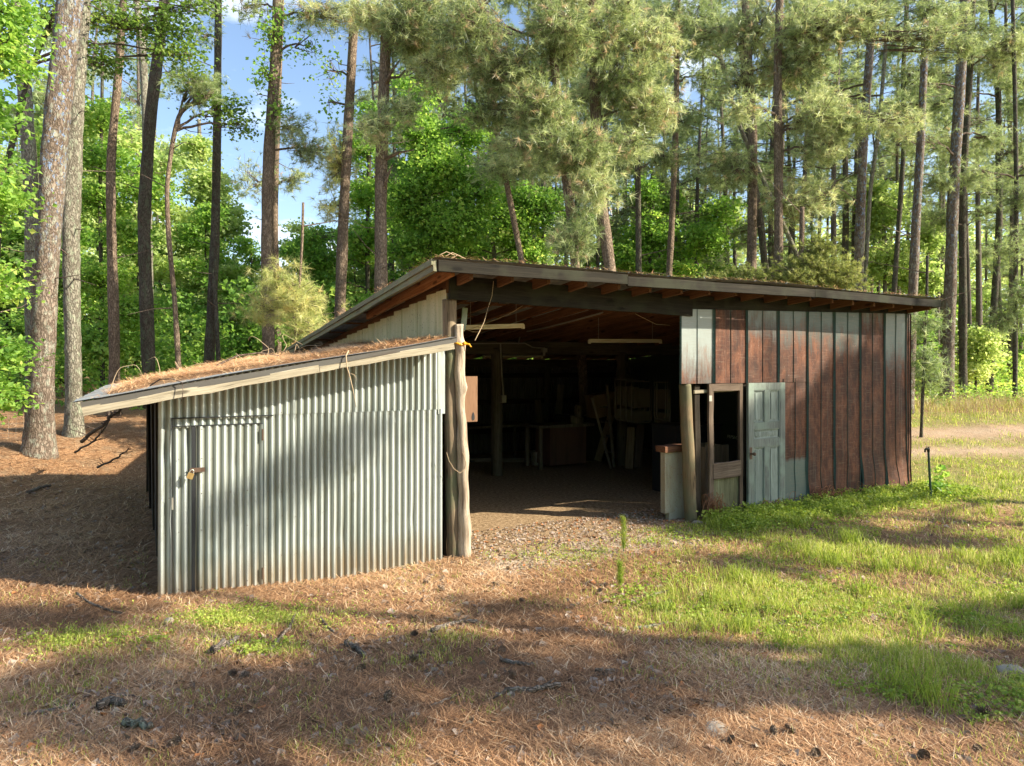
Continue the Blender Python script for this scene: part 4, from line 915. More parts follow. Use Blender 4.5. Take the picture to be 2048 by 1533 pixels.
# ------------------------------------------------------------------ foliage tools
def unit(v): return v / (np.linalg.norm(v, axis=-1, keepdims=True) + 1e-9)
class Fol:
    def __init__(s, seed): s.rng = np.random.default_rng(seed); s.nV = []; s.nR = []; s.lV = []; s.lR = []; s.tw = []
    def tufts(s, Cn, D, per=26, L=0.17, wd=0.006, cone=0.9, brown=0.0):
        n = len(Cn); r = s.rng
        d = unit(D[:, None, :] * 0.55 + r.normal(0, cone * 0.62, (n, per, 3)))
        base = Cn[:, None, :] - D[:, None, :] * r.random((n, per, 1)) * 0.10
        ln = L * r.uniform(0.75, 1.15, (n, per, 1))
        side = unit(np.cross(d, r.normal(0, 1, (n, per, 3)))) * wd / 2
        tip = base + d * ln + np.array((0, 0, -0.02))
        V = np.stack([base - side, base + side, tip], 2).reshape(-1, 3)
        tr = r.random((n, 1)) * 0.62 + 0.08 + r.normal(0, 0.12, (n, per))
        b = r.random((n, 1)) < brown; tr = tr + getattr(s, 'tone', 0); tr = np.where(b, 0.9 + 0.1 * r.random((n, per)), np.clip(tr, 0, 0.84))
        s.nV.append(V); s.nR.append(np.repeat(tr.ravel(), 3))
    def leaves(s, Cn, per=22, size=0.09, spread=0.33, flat=0.35, tilt=0.75, tone=(0.2, 0.75)):
        n = len(Cn); r = s.rng
        off = r.normal(0, 1, (n, per, 3)) * np.array((spread, spread, spread * flat)) * 0.6
        P = Cn[:, None, :] + off; P[..., 2] -= 0.35 * (off[..., 0] ** 2 + off[..., 1] ** 2)
        nr = unit(np.array((0, 0, 1.0)) + r.normal(0, tilt, (n, per, 3)))
        ax = unit(np.cross(nr, r.normal(0, 1, (n, per, 3)))); bx = np.cross(nr, ax)
        sz = size * r.uniform(0.45, 1.45, (n, per, 1))
        a = P - ax * sz * 0.5; c = P + ax * sz * 0.5 - nr * sz * 0.12
        b1 = P + bx * sz * 0.42 + nr * sz * 0.10; b2 = P - bx * sz * 0.42 + nr * sz * 0.10
        s.lV.append(np.stack([a, b1, c, b2], 2).reshape(-1, 3))
        t = r.uniform(tone[0], tone[1], (n, 1)) + r.normal(0, 0.13, (n, per)) + getattr(s, 'tone', 0) * .7 + .06; s.lR.append(np.repeat(np.clip(t, 0, 1).ravel(), 4))
    def twig(s, A, B, r0=0.008): s.tw.append((np.asarray(A), np.asarray(B), np.broadcast_to(r0, (len(A),))))
    def blob(s, c, r, limb_from, kind='pine', n=60, tpt=4, **kw):
        """foliage on twigs growing from a limb that runs into an uneven ellipsoid"""
        rg = s.rng; c = np.asarray(c, float); r = np.asarray(r, float); limb_from = np.asarray(limb_from, float)
        u = unit(rg.normal(0, 1, (n, 3))) * (rg.random((n, 1)) ** 0.42)
        E = c + u * r
        k = rg.integers(2, 5); hub = c + unit(rg.normal(0, 1, (k, 3))) * r * 0.45     # uneven: pull towards hubs
        h = hub[rg.integers(0, k, n)]; E = E + (h - E) * (rg.random((n, 1)) * 0.25)
        f = rg.uniform(0.45, 1.0, (n, 1)); A = limb_from + (c - limb_from) * f + (E - c) * 0.18
        A = np.where(rg.random((n, 1)) < 0.6, h + (E - h) * 0.25, A)
        s.twig(A, E, rg.uniform(0.006, 0.014, n))
        s.twig(np.repeat(limb_from[None], k, 0) + (c - limb_from) * 0.6, hub, np.full(k, 0.022))
        s.tone = rg.uniform(-.22, .16)
        if kind == 'pine':
            D = unit(E - A + np.array((0, 0, 0.10)))
            Cn = np.repeat(E, tpt, 0) + rg.normal(0, 0.17, (n * tpt, 3)) - np.repeat(D, tpt, 0) * rg.random((n * tpt, 1)) * 0.3
            Dn = unit(np.repeat(D, tpt, 0) + rg.normal(0, 0.45, (n * tpt, 3)))
            s.tufts(Cn, Dn, **kw)
        else: s.leaves(E, **kw)
        return hub
    def limb(s, mbx, a, c, r0=0.04, r1=0.012, sag=0.1, seed=0):
        rr = np.random.default_rng(seed); a = np.asarray(a, float); c = np.asarray(c, float); L = np.linalg.norm(c - a); u = np.linspace(0, 1, 9)[:, None]
        P = a * (1 - u) + c * u; P[:, 2] += (np.sin(u[:, 0] * np.pi) * L * sag)
        P[1:-1] += rr.normal(0, 0.03 * L ** 0.5, (7, 3)) * 0.6
        mbx.tube(P, np.linspace(r0, r1, 9), 6, cap=False)
    def build(s, parent, leafm='leaf', needlem='needle', twigm='twig', cname='crown', mbx=None, bname='branch_sprays'):
        o = None
        if s.nV:
            V = np.vstack(s.nV) ; V = V - s.org; o = fast_mesh(cname, V, np.arange(len(V)).reshape(-1, 3), M[needlem], {'rnd': np.concatenate(s.nR)}, False, parent)
        if s.lV:
            V = np.vstack(s.lV) ; V = V - s.org; o = fast_mesh(cname if not s.nV else 'leaf_sprays', V, np.arange(len(V)).reshape(-1, 4), M[leafm], {'rnd': np.concatenate(s.lR)}, False, parent)
        mb = mbx or MB(1)
        if s.tw:
            A = np.vstack([t[0] for t in s.tw]); B = np.vstack([t[1] for t in s.tw]); r = np.concatenate([t[2] for t in s.tw])[:, None]
            d = unit(B - A); x = unit(np.cross(d, np.array((0.3, 0.2, 1.0)))); y = np.cross(d, x); n = len(A)
            q = []
            for k in range(3):
                a = k * 2.094; o_ = x * math.cos(a) + y * math.sin(a); q += [A + o_ * r, B + o_ * r * 0.35]
            V = np.stack(q, 1).reshape(-1, 3); b = np.arange(n)[:, None] * 6
            F = np.concatenate([b + np.array(f) for f in ((0, 1, 3, 2), (2, 3, 5, 4), (4, 5, 1, 0))])
            mb.add(V, F)
        if mb.n:
            mb.V = [v - s.org for v in mb.V]
            mb.build(bname, twigm, parent, False)
        return o
Fol.org = np.zeros(3)

def bark_disp(seed, amp):
    def f(L, th, r):
        LL = L + 0 * th; TT = th + 0 * L; rr = float(np.mean(r)) if True else 1
        k = 3.2 * 2 * np.pi * rr / 0.16
        a = vnoise(TT / (2*np.pi) * round(6 * 2) + seed, LL * 5.5); b = vnoise(TT / (2*np.pi) * 24 + seed, LL * 16)
        plate = np.clip((a - 0.32) * 3, 0, 1)
        out = amp * (plate * 0.8 + b * 0.35 - 0.5) + 0.018 * np.sin(TT * 2 + LL * 0.6 + seed)
        out[:, -1] = out[:, -1] * 0.5 + out[:, 0] * 0.5
        return out
    return f

def px_tree(name, label, cat, d, path, wl, wh, barkm, top=17.0, blobs=(), near=False, group=None, leafm='leaf', needlem='needle', seed=1, dy=0.0, base=None):
    """path: (px, py) from the base upwards at depth d"""
    P = [PX(x, y, d + dy * i) for i, (x, y) in enumerate(path)]
    bx, by = (P[0][0], P[0][1]); gz = H1(bx, by)
    if P[0][2] > gz + 0.05:    # carry the trunk down to the ground
        dirv = (P[0] - P[1]) / max(0.3, (P[0] - P[1])[2] * -1) if abs((P[0] - P[1])[2]) > 0.3 else np.array((0, 0, -1.0))
        q = P[0] + np.array((dirv[0], 0, -1.0)) * (P[0][2] - gz); P = [q] + P
    P[0] = np.array((P[0][0], P[0][1], H1(P[0][0], P[0][1]) - 0.15))
    v = P[-1] - P[-2]; v = v / max(v[2], 0.2); 
    if P[-1][2] < top:
        v = np.array((v[0] * 0.6, v[1], 1.0)); P.append(P[-1] + v * (top - P[-1][2]) * 0.5); P.append(P[-1] + v * np.array((0.4, 1, 1)) * (top - P[-1][2]))
    P = np.array(P); Ls = np.concatenate([[0], np.cumsum(np.linalg.norm(np.diff(P, axis=0), axis=1))])
    n = 260 if near else 60; u = np.linspace(0, Ls[-1], n)
    # smooth interpolation
    Q = np.stack([np.interp(u, Ls, P[:, k]) for k in range(3)], 1)
    ker = np.hanning(n // 8 + 3); ker /= ker.sum(); pad = len(ker) // 2
    for k in range(2): Q[:, k] = np.convolve(np.pad(Q[:, k], pad, mode='reflect', reflect_type='odd'), ker, 'same')[pad:-pad] if pad else Q[:, k]
    zt = CAMZ + HY / F * d
    rl, rh = wl * d / F / 2, wh * d / F / 2
    r = np.interp(Q[:, 2], [H1(bx, by), zt, top], [rl, rh, 0.03]) 
    r = r * (1 + 0.28 * np.exp(-(Q[:, 2] - gz) / 0.3)) if wl > 14 else r * (1 + 0.2 * np.exp(-(Q[:, 2] - gz) / 0.2))
    org = np.array((Q[0][0], Q[0][1], gz))
    root = thing(name, label, cat, org, 0, group)
    rngt = np.random.default_rng(seed)
    if not near: r = r * (1 + 0.04 * np.sin(u * 2.1 + seed) + 0.03 * np.sin(u * 5.3 + seed * 2))
    mb = MB(seed); mb.tube(Q, r, 48 if near else 14, disp=bark_disp(seed, 0.018) if near else None)
    mb.V = [v_ - org for v_ in mb.V]; tr = mb.build('trunk', barkm, root, True)
    fo = Fol(seed + 7); fo.org = org; lm = MB(seed + 3); xm = path[-1][0]; blobs = list(blobs)
    if name == 'pine_tree' and xm > 740:
        for i in range(6 if xm < 1350 else (3 if xm < 1870 else 5)):
            py_ = rngt.uniform(-90, 330) if xm < 1350 else (rngt.uniform(-90, 250) if xm < 1870 else rngt.uniform(-60, 620))
            sg = rngt.choice((-1, 1)); blobs.append((np.interp(-py_, [-path[0][1], -path[-1][1]], [path[0][0], path[-1][0]]) + sg * rngt.uniform(20, 105), py_, rngt.uniform(32, 70), rngt.uniform(14, 30), rngt.uniform(-1.2, 1.2), int(rngt.integers(26, 52)), dict(MED, low=rngt.uniform(-.5, .8))))
    for i, bl in enumerate(blobs):
        px, py, rx, ry, dd, n_ = bl[:6]; kw = dict(bl[6]) if len(bl) > 6 else {}
        kind = kw.pop('kind', 'pine'); n_ = int(n_ * (1.5 if kind == 'pine' else 1.1)); dist = d + dd; c = PX(px, py, dist)
        rad = np.array((rx, (rx + ry) * 0.5, ry)) * dist / F * (1.22 if kind == 'pine' else 1.05)
        zz = c[2] - rad[2] * kw.pop('low', 0.3); zz = min(max(zz, gz + 0.8), top - 1)
        a = np.array([np.interp(zz, Q[:, 2], Q[:, 0]), np.interp(zz, Q[:, 2], Q[:, 1]), zz])
        fo.limb(lm, a, c, kw.pop('lr', 0.035), 0.012, kw.pop('sag', 0.08), seed + i)
        fo.blob(c, rad, a, kind, n_, **kw)
    # dead stubs and thin dry branches on the trunk
    for i in range(10 if name == 'pine_tree' else 4):
        zz = rngt.uniform(gz + 2.5, min(top, zt + 1)); a = np.array([np.interp(zz, Q[:, 2], Q[:, 0]), np.interp(zz, Q[:, 2], Q[:, 1]), zz])
        th = rngt.uniform(0, 6.28); L = rngt.uniform(0.25, 1.5)
        b_ = a + np.array((math.cos(th), math.sin(th), rngt.uniform(-.2, .5))) * L
        lm.tube([a, (a + b_) / 2 + rngt.normal(0, .05, 3), b_], [0.016, 0.010, 0.003], 5, cap=False)
    if fo.nV or fo.lV or lm.n: fo.build(root, leafm, needlem, mbx=lm)
    return root

MAP = dict(kind='leaf', per=26, size=0.10, spread=0.36)
def L_(**k): d = dict(MAP); d.update(k); return d
BIG = dict(per=17, L=0.205, wd=0.0125, tpt=3, brown=0.08, cone=.7)
MED = dict(per=15, L=0.195, wd=0.0135, tpt=3, brown=0.05, cone=.7)

# ------------------------------------------------------------------ trees one can tell apart
px_tree('pine_tree', 'thickest sunlit pine trunk with flaking pink grey bark at far left', 'pine tree', 13.6, [(78, 885), (84, 700), (97, 480), (112, 250), (141, 0)], 50, 40, 'bark_pine', 18, near=True, seed=11)
px_tree('pine_tree', 'grey barked pine standing just right of the thickest left pine', 'pine tree', 15.0, [(148, 865), (146, 700), (142, 450), (150, 200), (166, 0)], 33, 27, 'bark_grey', 18, near=True, seed=12)
px_tree('pine_tree', 'shadowed dark pine trunk behind the thickest left pine', 'pine tree', 19.0, [(66, 760), (64, 400), (52, 230), (36, 0)], 28, 24, 'bark_grey', 17, seed=13)
px_tree('pine_tree', 'slender brown trunk rising left of the lean-to roof edge', 'pine tree', 17.0, [(229, 858), (229, 700), (222, 450), (221, 330), (237, 160), (248, 0)], 22, 13, 'bark_red', 17, seed=14)
px_tree('pine_tree', 'dark leaning pine trunk behind the needle covered lean-to roof', 'pine tree', 18.0, [(297, 735), (287, 450), (300, 250), (331, 0)], 27, 20, 'bark_dark', 17, seed=15)
px_tree('gum_tree', 'pale greenish trunk close behind the dark leaning pine', 'tree', 23.0, [(300, 690), (296, 450), (292, 250), (285, 100), (272, 0)], 17, 14, 'bark_grey', 16, seed=16)
px_tree('crooked_tree', 'thin crooked tree whose top bends right under dark green leaves', 'tree', 16.5,
        [(356, 720), (349, 600), (337, 480), (333, 380), (345, 290), (358, 228), (385, 208), (412, 205)], 11, 7, 'bark_red', 8.8, seed=17,
        blobs=[(400, 175, 55, 32, 0, 42, dict(per=26, L=.16, wd=.008, tpt=3, brown=.02)), (450, 215, 45, 30, 0.3, 26, L_(size=.08)), (380, 165, 40, 30, 0.2, 20, L_(size=.08)), (480, 250, 30, 28, .2, 12, L_(size=.08))], needlem='needle_far', leafm='leaf_deep')
px_tree('pine_tree', 'grey trunk with a broken second stem at its foot behind the lean-to', 'pine tree', 18.5, [(419, 712), (430, 500), (434, 300), (437, 0)], 21, 13, 'bark_dark', 17, seed=18,
        blobs=[(405, 70, 26, 22, 0, 10, dict(MED)), (420, 5, 40, 22, 0, 16, dict(MED))])
px_tree('dead_tree', 'short dead stem leaning against the foot of the grey trunk', 'dead stem', 18.3, [(436, 700), (433, 640), (428, 560)], 9, 6, 'bark_dark', 5.0, seed=19)
px_tree('ivy_pine', 'tall pine with ivy leaves climbing it left of the blue sky gap', 'pine tree', 17.0, [(537, 690), (533, 500), (538, 300), (552, 130), (556, 0)], 25, 20, 'bark_red', 17, seed=20,
        blobs=[(545, 60, 26, 60, -.2, 40, L_(per=10, size=.085, spread=.25)), (535, 150, 24, 60, -.2, 26, L_(per=10, size=.085, spread=.25)), (555, 230, 22, 50, -.2, 18, L_(per=10, size=.085, spread=.25)), (640, 28, 75, 20, 0, 46, dict(BIG)), (615, 90, 30, 45, 0, 14, L_(per=10, size=.085)), (500, 10, 35, 25, 0, 16, dict(BIG)), (590, 255, 32, 18, 0, 26, dict(MED)), (625, 300, 32, 26, 0.2, 30, dict(BIG))])
px_tree('pine_tree', 'thin second trunk standing right behind the ivy pine', 'pine tree', 21.0, [(556, 680), (549, 440), (555, 250), (563, 0)], 13, 11, 'bark_red', 17, seed=21,
        blobs=[(590, 360, 36, 24, 0, 22, dict(MED)), (505, 360, 30, 60, 0, 24, dict(MED))])
px_tree('pine_sapling', 'young golden green pine behind the upper end of the lean-to roof', 'sapling', 14.5, [(588, 760), (592, 640), (600, 560)], 6, 4, 'bark_red', 5.6, seed=22, needlem='needle_gold',
        blobs=[(600, 600, 58, 40, 0, 60, dict(per=30, L=.2, wd=.007, tpt=3, brown=.1)), (560, 560, 36, 36, 0, 26, dict(per=30, L=.2, wd=.007, tpt=3, brown=.1)), (520, 620, 30, 26, 0.3, 16, dict(per=30, L=.2, wd=.007, tpt=3)), (615, 660, 40, 24, -.2, 20, dict(per=30, L=.2, wd=.007, tpt=3))])
px_tree('pine_tree', 'straight brown pine trunk right of the blue sky gap', 'pine tree', 17.5, [(681, 600), (688, 420), (700, 200), (711, 0)], 24, 17, 'bark_red', 17, seed=23,
        blobs=[(672, 330, 30, 60, .2, 44, dict(BIG)), (660, 410, 26, 34, .2, 18, dict(BIG)), (700, 25, 60, 22, 0, 30, dict(BIG)), (660, 140, 30, 50, 0, 12, L_(per=9, size=.085)), (655, 205, 16, 26, 0, 8, L_(per=9, size=.085))], needlem='needle_gold')
px_tree('pine_tree', 'stout reddish pine with curved stubs behind the roof peak', 'pine tree', 16.5, [(762, 560), (761, 430), (765, 250), (773, 80), (776, 0)], 28, 21, 'bark_red', 17, seed=24,
        blobs=[(745, 30, 50, 34, -.3, 60, dict(BIG)), (820, 60, 60, 50, -.5, 100, dict(BIG)), (880, 130, 50, 60, -.5, 80, dict(BIG)), (850, 20, 70, 35, -.6, 80, dict(BIG))])
for (x0, y0, x1, y1) in ((772, 175, 800, 120), (770, 285, 800, 235), (772, 320, 828, 300), (772, 378, 785, 330)):
    mb = MB(300); o0 = PX(762, 560, 16.5)
    root = [o for o in C.objects if o.get('label', '').startswith('stout reddish')][0]; org = np.array(root.location)
    mb.tube([PX(x0 - 4, y0, 16.45) - org, PX((x0 * .5 + x1 * .5) - 3, (y0 + y1) / 2 - 4, 16.3) - org, PX(x1, y1, 16.2) - org], [.05, .035, .012], 8); mb.build('stub_branch', 'bark_red', root, True)

px_tree('pine_tree', 'slanting slim pine trunk before the green maples above the roof', 'pine tree', 18.0, [(1042, 525), (1018, 400), (995, 280), (978, 180)], 14, 10, 'bark_red', 14, seed=25,
        blobs=[(1010, 340, 70, 22, 0, 60, dict(MED)), (1100, 330, 60, 20, 0.3, 50, dict(MED)), (960, 120, 60, 60, 0, 70, dict(MED))], needlem='needle_far')
px_tree('pine_tree', 'sunlit pine hung with long needles in front of the middle wood', 'pine tree', 15.5, [(1150, 540), (1143, 440), (1130, 360), (1118, 230), (1100, 60), (1096, 0)], 21, 16, 'bark_red', 16, seed=26,
        blobs=[(1160, 290, 75, 50, -.4, 150, dict(BIG)), (1080, 210, 70, 50, -.3, 130, dict(BIG)), (1000, 130, 80, 60, -.2, 150, dict(BIG)), (1145, 470, 48, 40, -.5, 60, dict(BIG)), (1185, 375, 40, 40, -.5, 60, dict(BIG)), (1110, 60, 90, 50, -.4, 120, dict(BIG)), (930, 50, 70, 60, -.4, 110, dict(BIG)), (960, 220, 60, 30, .4, 55, dict(MED)), (1050, 290, 50, 28, -.3, 45, dict(BIG))])
px_tree('pine_tree', 'leaning red pine trunk just right of the needle hung pine', 'pine tree', 16.8, [(1220, 548), (1208, 460), (1196, 380), (1190, 190), (1185, 0)], 26, 20, 'bark_red', 16, seed=27,
        blobs=[(1250, 160, 75, 60, -.2, 140, dict(BIG)), (1200, 70, 80, 60, -.2, 120, dict(BIG)), (1310, 215, 60, 50, -.2, 90, dict(BIG)), (1300, 90, 70, 60, 0, 100, dict(MED)), (1260, 280, 40, 40, 0, 40, dict(MED))])
px_tree('pine_tree', 'slim tall pine splitting the gap right of the middle foliage', 'pine tree', 21.0, [(1338, 560), (1345, 430), (1352, 250), (1356, 0)], 14, 10, 'bark_red', 17, seed=28,
        blobs=[(1340, 30, 60, 50, 0, 60, dict(MED)), (1400, 60, 50, 60, 0, 60, dict(MED)), (1420, 150, 40, 40, 0, 36, dict(MED))], needlem='needle_far')
px_tree('pine_tree', 'dark straight pine between the leaning red pine and slim tall pine', 'pine tree', 20.0, [(1277, 520), (1276, 380), (1274, 240), (1268, 0)], 13, 10, 'bark_dark', 15, seed=29)
px_tree('pine_tree', 'red pine with a low forked crown left of two over the metal wall', 'pine tree', 19.0, [(1503, 530), (1506, 380), (1505, 240), (1495, 120), (1490, 0)], 21, 15, 'bark_red', 16, seed=30,
        blobs=[(1500, 60, 70, 60, 0, 130, dict(MED)), (1560, 130, 70, 50, 0, 120, dict(MED)), (1470, 160, 40, 40, 0, 40, dict(MED)), (1460, 340, 70, 35, -.2, 70, dict(MED)), (1420, 310, 30, 22, 0, 16, dict(MED))])
px_tree('pine_tree', 'red pine with long sunny boughs right of two over the metal wall', 'pine tree', 18.0, [(1557, 540), (1557, 420), (1557, 300), (1555, 150), (1560, 0)], 20, 15, 'bark_red', 16, seed=31,
        blobs=[(1630, 60, 90, 45, -.3, 170, dict(MED, lr=.05)), (1720, 40, 70, 35, -.3, 90, dict(MED, lr=.05)), (1640, 225, 60, 45, -.4, 120, dict(MED)), (1700, 250, 50, 25, -.4, 50, dict(MED)), (1650, 290, 50, 30, -.3, 60, dict(MED)), (1600, 130, 60, 40, 0, 80, dict(MED)), (1580, 400, 50, 50, 0.3, 60, dict(MED)), (1640, 400, 40, 40, .3, 40, dict(MED)), (1800, 240, 50, 18, -.4, 26, dict(MED)), (1870, 75, 60, 28, -.2, 50, dict(MED, lr=.045)), (1930, 95, 25, 22, -.2, 20, dict(MED))])
px_tree('pine_tree', 'leaning grey trunk behind the left red pine over the metal wall', 'pine tree', 23.0, [(1530, 540), (1520, 440), (1512, 400)], 15, 12, 'bark_dark', 13, seed=32)
px_tree('pine_tree', 'long thin slanting trunk crossing the sky over the metal wall', 'pine tree', 22.0, [(1510, 330), (1478, 260), (1448, 150), (1425, 50), (1418, 0)], 9, 8, 'bark_grey', 15, seed=33, blobs=[(1420, 40, 40, 40, 0, 24, dict(MED))], needlem='needle_far')
px_tree('pine_tree', 'grey pine trunk behind the cedar bush by the roof slope', 'pine tree', 20.0, [(1718, 520), (1722, 400), (1728, 260), (1740, 110), (1748, 0)], 21, 15, 'bark_pine', 16, seed=34)
px_tree('pine_tree', 'slender lit pine right of the trunk behind the cedar bush', 'pine tree', 22.0, [(1734, 500), (1741, 380), (1756, 280), (1770, 120), (1776, 0)], 8, 7, 'bark_grey', 15, seed=35)
px_tree('pine_tree', 'straight pine rising behind the right end of the roof', 'pine tree', 19.5, [(1826, 590), (1832, 450), (1840, 320), (1849, 120), (1852, 0)], 20, 12, 'bark_pine', 16, seed=36, blobs=[(1850, 20, 60, 35, 0, 40, dict(MED))], needlem='needle_far')
px_tree('pine_tree', 'thin bending pine left of the pine behind the roof end', 'pine tree', 23.0, [(1788, 590), (1800, 420), (1808, 300), (1806, 150), (1815, 0)], 10, 8, 'bark_dark', 15, seed=37)
px_tree('pine_tree', 'stout grey pine nearest the right corner of the shed', 'pine tree', 21.5, [(1894, 797), (1900, 600), (1906, 400), (1920, 180), (1931, 0)], 23, 18, 'bark_pine', 17, seed=38, blobs=[(1900, 30, 60, 40, 0, 50, dict(MED)), (1960, 60, 50, 40, 0, 40, dict(MED))], needlem='needle_far')
px_tree('pine_tree', 'dark straight pine just right of the stout grey pine', 'pine tree', 23.0, [(1926, 782), (1926, 600), (1924, 400), (1940, 150), (1946, 0)], 15, 11, 'bark_dark', 17, seed=39)
px_tree('pine_tree', 'twin footed thin pine near the right edge of the clearing', 'pine tree', 25.0, [(1979, 780), (1988, 620), (1999, 450), (1997, 200), (1980, 0)], 14, 9, 'bark_dark', 16, seed=40, blobs=[(2010, 120, 50, 60, 0, 60, dict(MED)), (2020, 300, 50, 60, 0, 50, dict(MED))], needlem='needle_far')
px_tree('pine_tree', 'rightmost thin pine with low spreading green boughs', 'pine tree', 22.0, [(2030, 770), (2031, 600), (2033, 400), (2030, 200), (2025, 0)], 9, 7, 'bark_dark', 16, seed=41,
        blobs=[(2010, 640, 45, 30, 0, 36, dict(MED)), (2020, 500, 40, 40, 0, 36, dict(MED)), (2030, 400, 40, 40, 0, 36, dict(MED))], needlem='needle_far')
px_tree('pine_sapling', 'small shaded pine sapling beside the right shed corner', 'sapling', 16.5, [(1845, 800), (1849, 700), (1852, 640)], 6, 4, 'bark_dark', 4.8, seed=42, blobs=[(1850, 650, 26, 26, 0, 22, dict(MED)), (1855, 720, 32, 24, 0, 24, dict(MED)), (1865, 760, 30, 20, 0, 16, dict(MED))], needlem='needle_far')
px_tree('cedar_bush', 'brownish green cedar bush spreading behind the roof slope', 'cedar', 17.5, [(1600, 640), (1600, 560), (1602, 520)], 12, 7, 'bark_red', 6.2, seed=43, needlem='cedar',
        blobs=[(1600, 545, 75, 32, 0, 130, dict(per=24, L=.10, wd=.014, tpt=5)), (1500, 560, 60, 20, 0, 70, dict(per=24, L=.10, wd=.014, tpt=5)), (1680, 550, 45, 30, 0, 70, dict(per=24, L=.10, wd=.014, tpt=5)), (1640, 500, 40, 26, 0, 40, dict(per=24, L=.10, wd=.014, tpt=5)), (1430, 565, 35, 16, 0, 26, dict(per=24, L=.10, wd=.014, tpt=5))])

# broadleaved trees
px_tree('maple_tree', 'maple hanging bright green leaves in from the left edge', 'maple tree', 11.5, [(-60, 880), (-50, 600), (-40, 300), (-30, 0)], 20, 14, 'bark_dark', 12, seed=50,
        blobs=[(8, 95, 52, 70, 0, 62, L_(per=20)), (5, 20, 50, 40, 0, 30, L_(per=20)), (-15, 380, 50, 90, 0, 60, L_(per=20)), (-20, 560, 46, 70, 0, 40, L_(per=20)), (-5, 700, 40, 55, .6, 40, L_(per=20)), (-15, 790, 40, 40, .5, 26, L_()), (-30, 220, 50, 60, 0, 30, L_())])
px_tree('maple_tree', 'layered maple in half shade between the left pine trunks', 'maple tree', 20.0, [(205, 760), (203, 600), (200, 400), (205, 150)], 9, 5, 'bark_dark', 11.5, seed=51,
        blobs=[(200, 230, 55, 36, 0, 60, L_()), (215, 320, 60, 36, 0, 80, L_()), (190, 400, 66, 36, .2, 100, L_()), (250, 470, 60, 36, 0, 90, L_()), (200, 550, 66, 40, 0, 100, L_()), (250, 620, 66, 40, 0, 90, L_()), (190, 690, 60, 40, 0, 80, L_()), (300, 380, 50, 40, .5, 60, L_()), (110, 560, 50, 60, .5, 50, L_()), (110, 300, 40, 60, .5, 40, L_())], leafm='leaf')
px_tree('gum_tree', 'sprays of small leaves over the top left trunks', 'tree', 15.5, [(-20, 800), (0, 400), (60, 150), (150, -60)], 14, 9, 'bark_dark', 15, seed=52,
        blobs=[(230, 40, 70, 40, 0, 46, L_(per=16, size=.085)), (330, 50, 70, 50, 0, 60, L_(per=16, size=.085)), (210, 120, 50, 40, 0, 34, L_(per=14, size=.085)), (360, 110, 50, 30, 0, 34, L_(per=14, size=.085)), (110, 30, 60, 50, 0, 40, L_(per=14, size=.085)), (380, 15, 60, 25, 0, 30, L_(per=12, size=.085))], leafm='leaf_deep')
px_tree('maple_tree', 'bright pointed maple standing alone under the blue sky gap', 'maple tree', 30.0, [(420, 740), (415, 500), (400, 300)], 9, 6, 'bark_grey', 13.0, seed=53,
        blobs=[(395, 300, 24, 34, 0, 50, L_(size=.16, spread=.5)), (410, 370, 42, 44, 0, 110, L_(size=.16, spread=.5)), (440, 440, 48, 50, 0, 130, L_(size=.16, spread=.5)), (390, 470, 50, 50, 0, 120, L_(size=.16, spread=.5)), (430, 550, 70, 60, 0, 160, L_(size=.16, spread=.5)), (380, 640, 70, 50, 0, 120, L_(size=.16, spread=.5)), (340, 320, 26, 40, 1, 40, L_(size=.16, spread=.5))], leafm='leaf_far')
px_tree('oak_tree', 'green oak between the two pines right of the sky gap', 'oak tree', 25.0, [(735, 640), (735, 450), (740, 280)], 10, 6, 'bark_dark', 10.5, seed=54,
        blobs=[(640, 520, 50, 36, 0, 60, L_(size=.13, spread=.42)), (625, 470, 30, 30, 0, 22, L_(size=.13)), (725, 480, 44, 50, 0, 90, L_(size=.13, spread=.42)), (730, 380, 36, 50, 0, 60, L_(size=.13)), (725, 290, 30, 40, 0, 40, L_(size=.13)), (640, 570, 70, 30, 0, 70, L_(size=.13)), (740, 230, 26, 26, 0, 16, L_(size=.13))], leafm='leaf')
px_tree('maple_tree', 'broad bright maple filling the wood behind the roof peak', 'maple tree', 23.0, [(862, 620), (858, 480), (852, 330), (838, 200)], 11, 7, 'bark_dark', 12.5, seed=55,
        blobs=[(830, 260, 50, 50, 0, 110, L_(size=.12, spread=.42)), (880, 340, 70, 50, 0, 150, L_(size=.12, spread=.42)), (820, 400, 50, 60, 0, 120, L_(size=.12, spread=.42)), (900, 450, 80, 50, 0, 170, L_(size=.12, spread=.42)), (960, 380, 50, 50, 0, 90, L_(size=.12, spread=.42)), (830, 500, 70, 36, 0, 100, L_(size=.12, spread=.42)), (830, 180, 40, 40, 0, 40, L_(size=.12)), (940, 260, 50, 50, 0.4, 80, L_(size=.12))])
px_tree('maple_tree', 'green maple showing between the slanting and needle hung pines', 'maple tree', 25.0, [(1000, 620), (985, 480), (930, 330)], 10, 7, 'bark_grey', 11.0, seed=56,
        blobs=[(1010, 450, 60, 50, 0, 120, L_(size=.12, spread=.42)), (1060, 500, 50, 36, 0, 80, L_(size=.12, spread=.42)), (1090, 420, 50, 50, 0, 80, L_(size=.12, spread=.42)), (1040, 390, 50, 36, 0, 60, L_(size=.12)), (920, 500, 50, 30, 0, 60, L_(size=.12))])
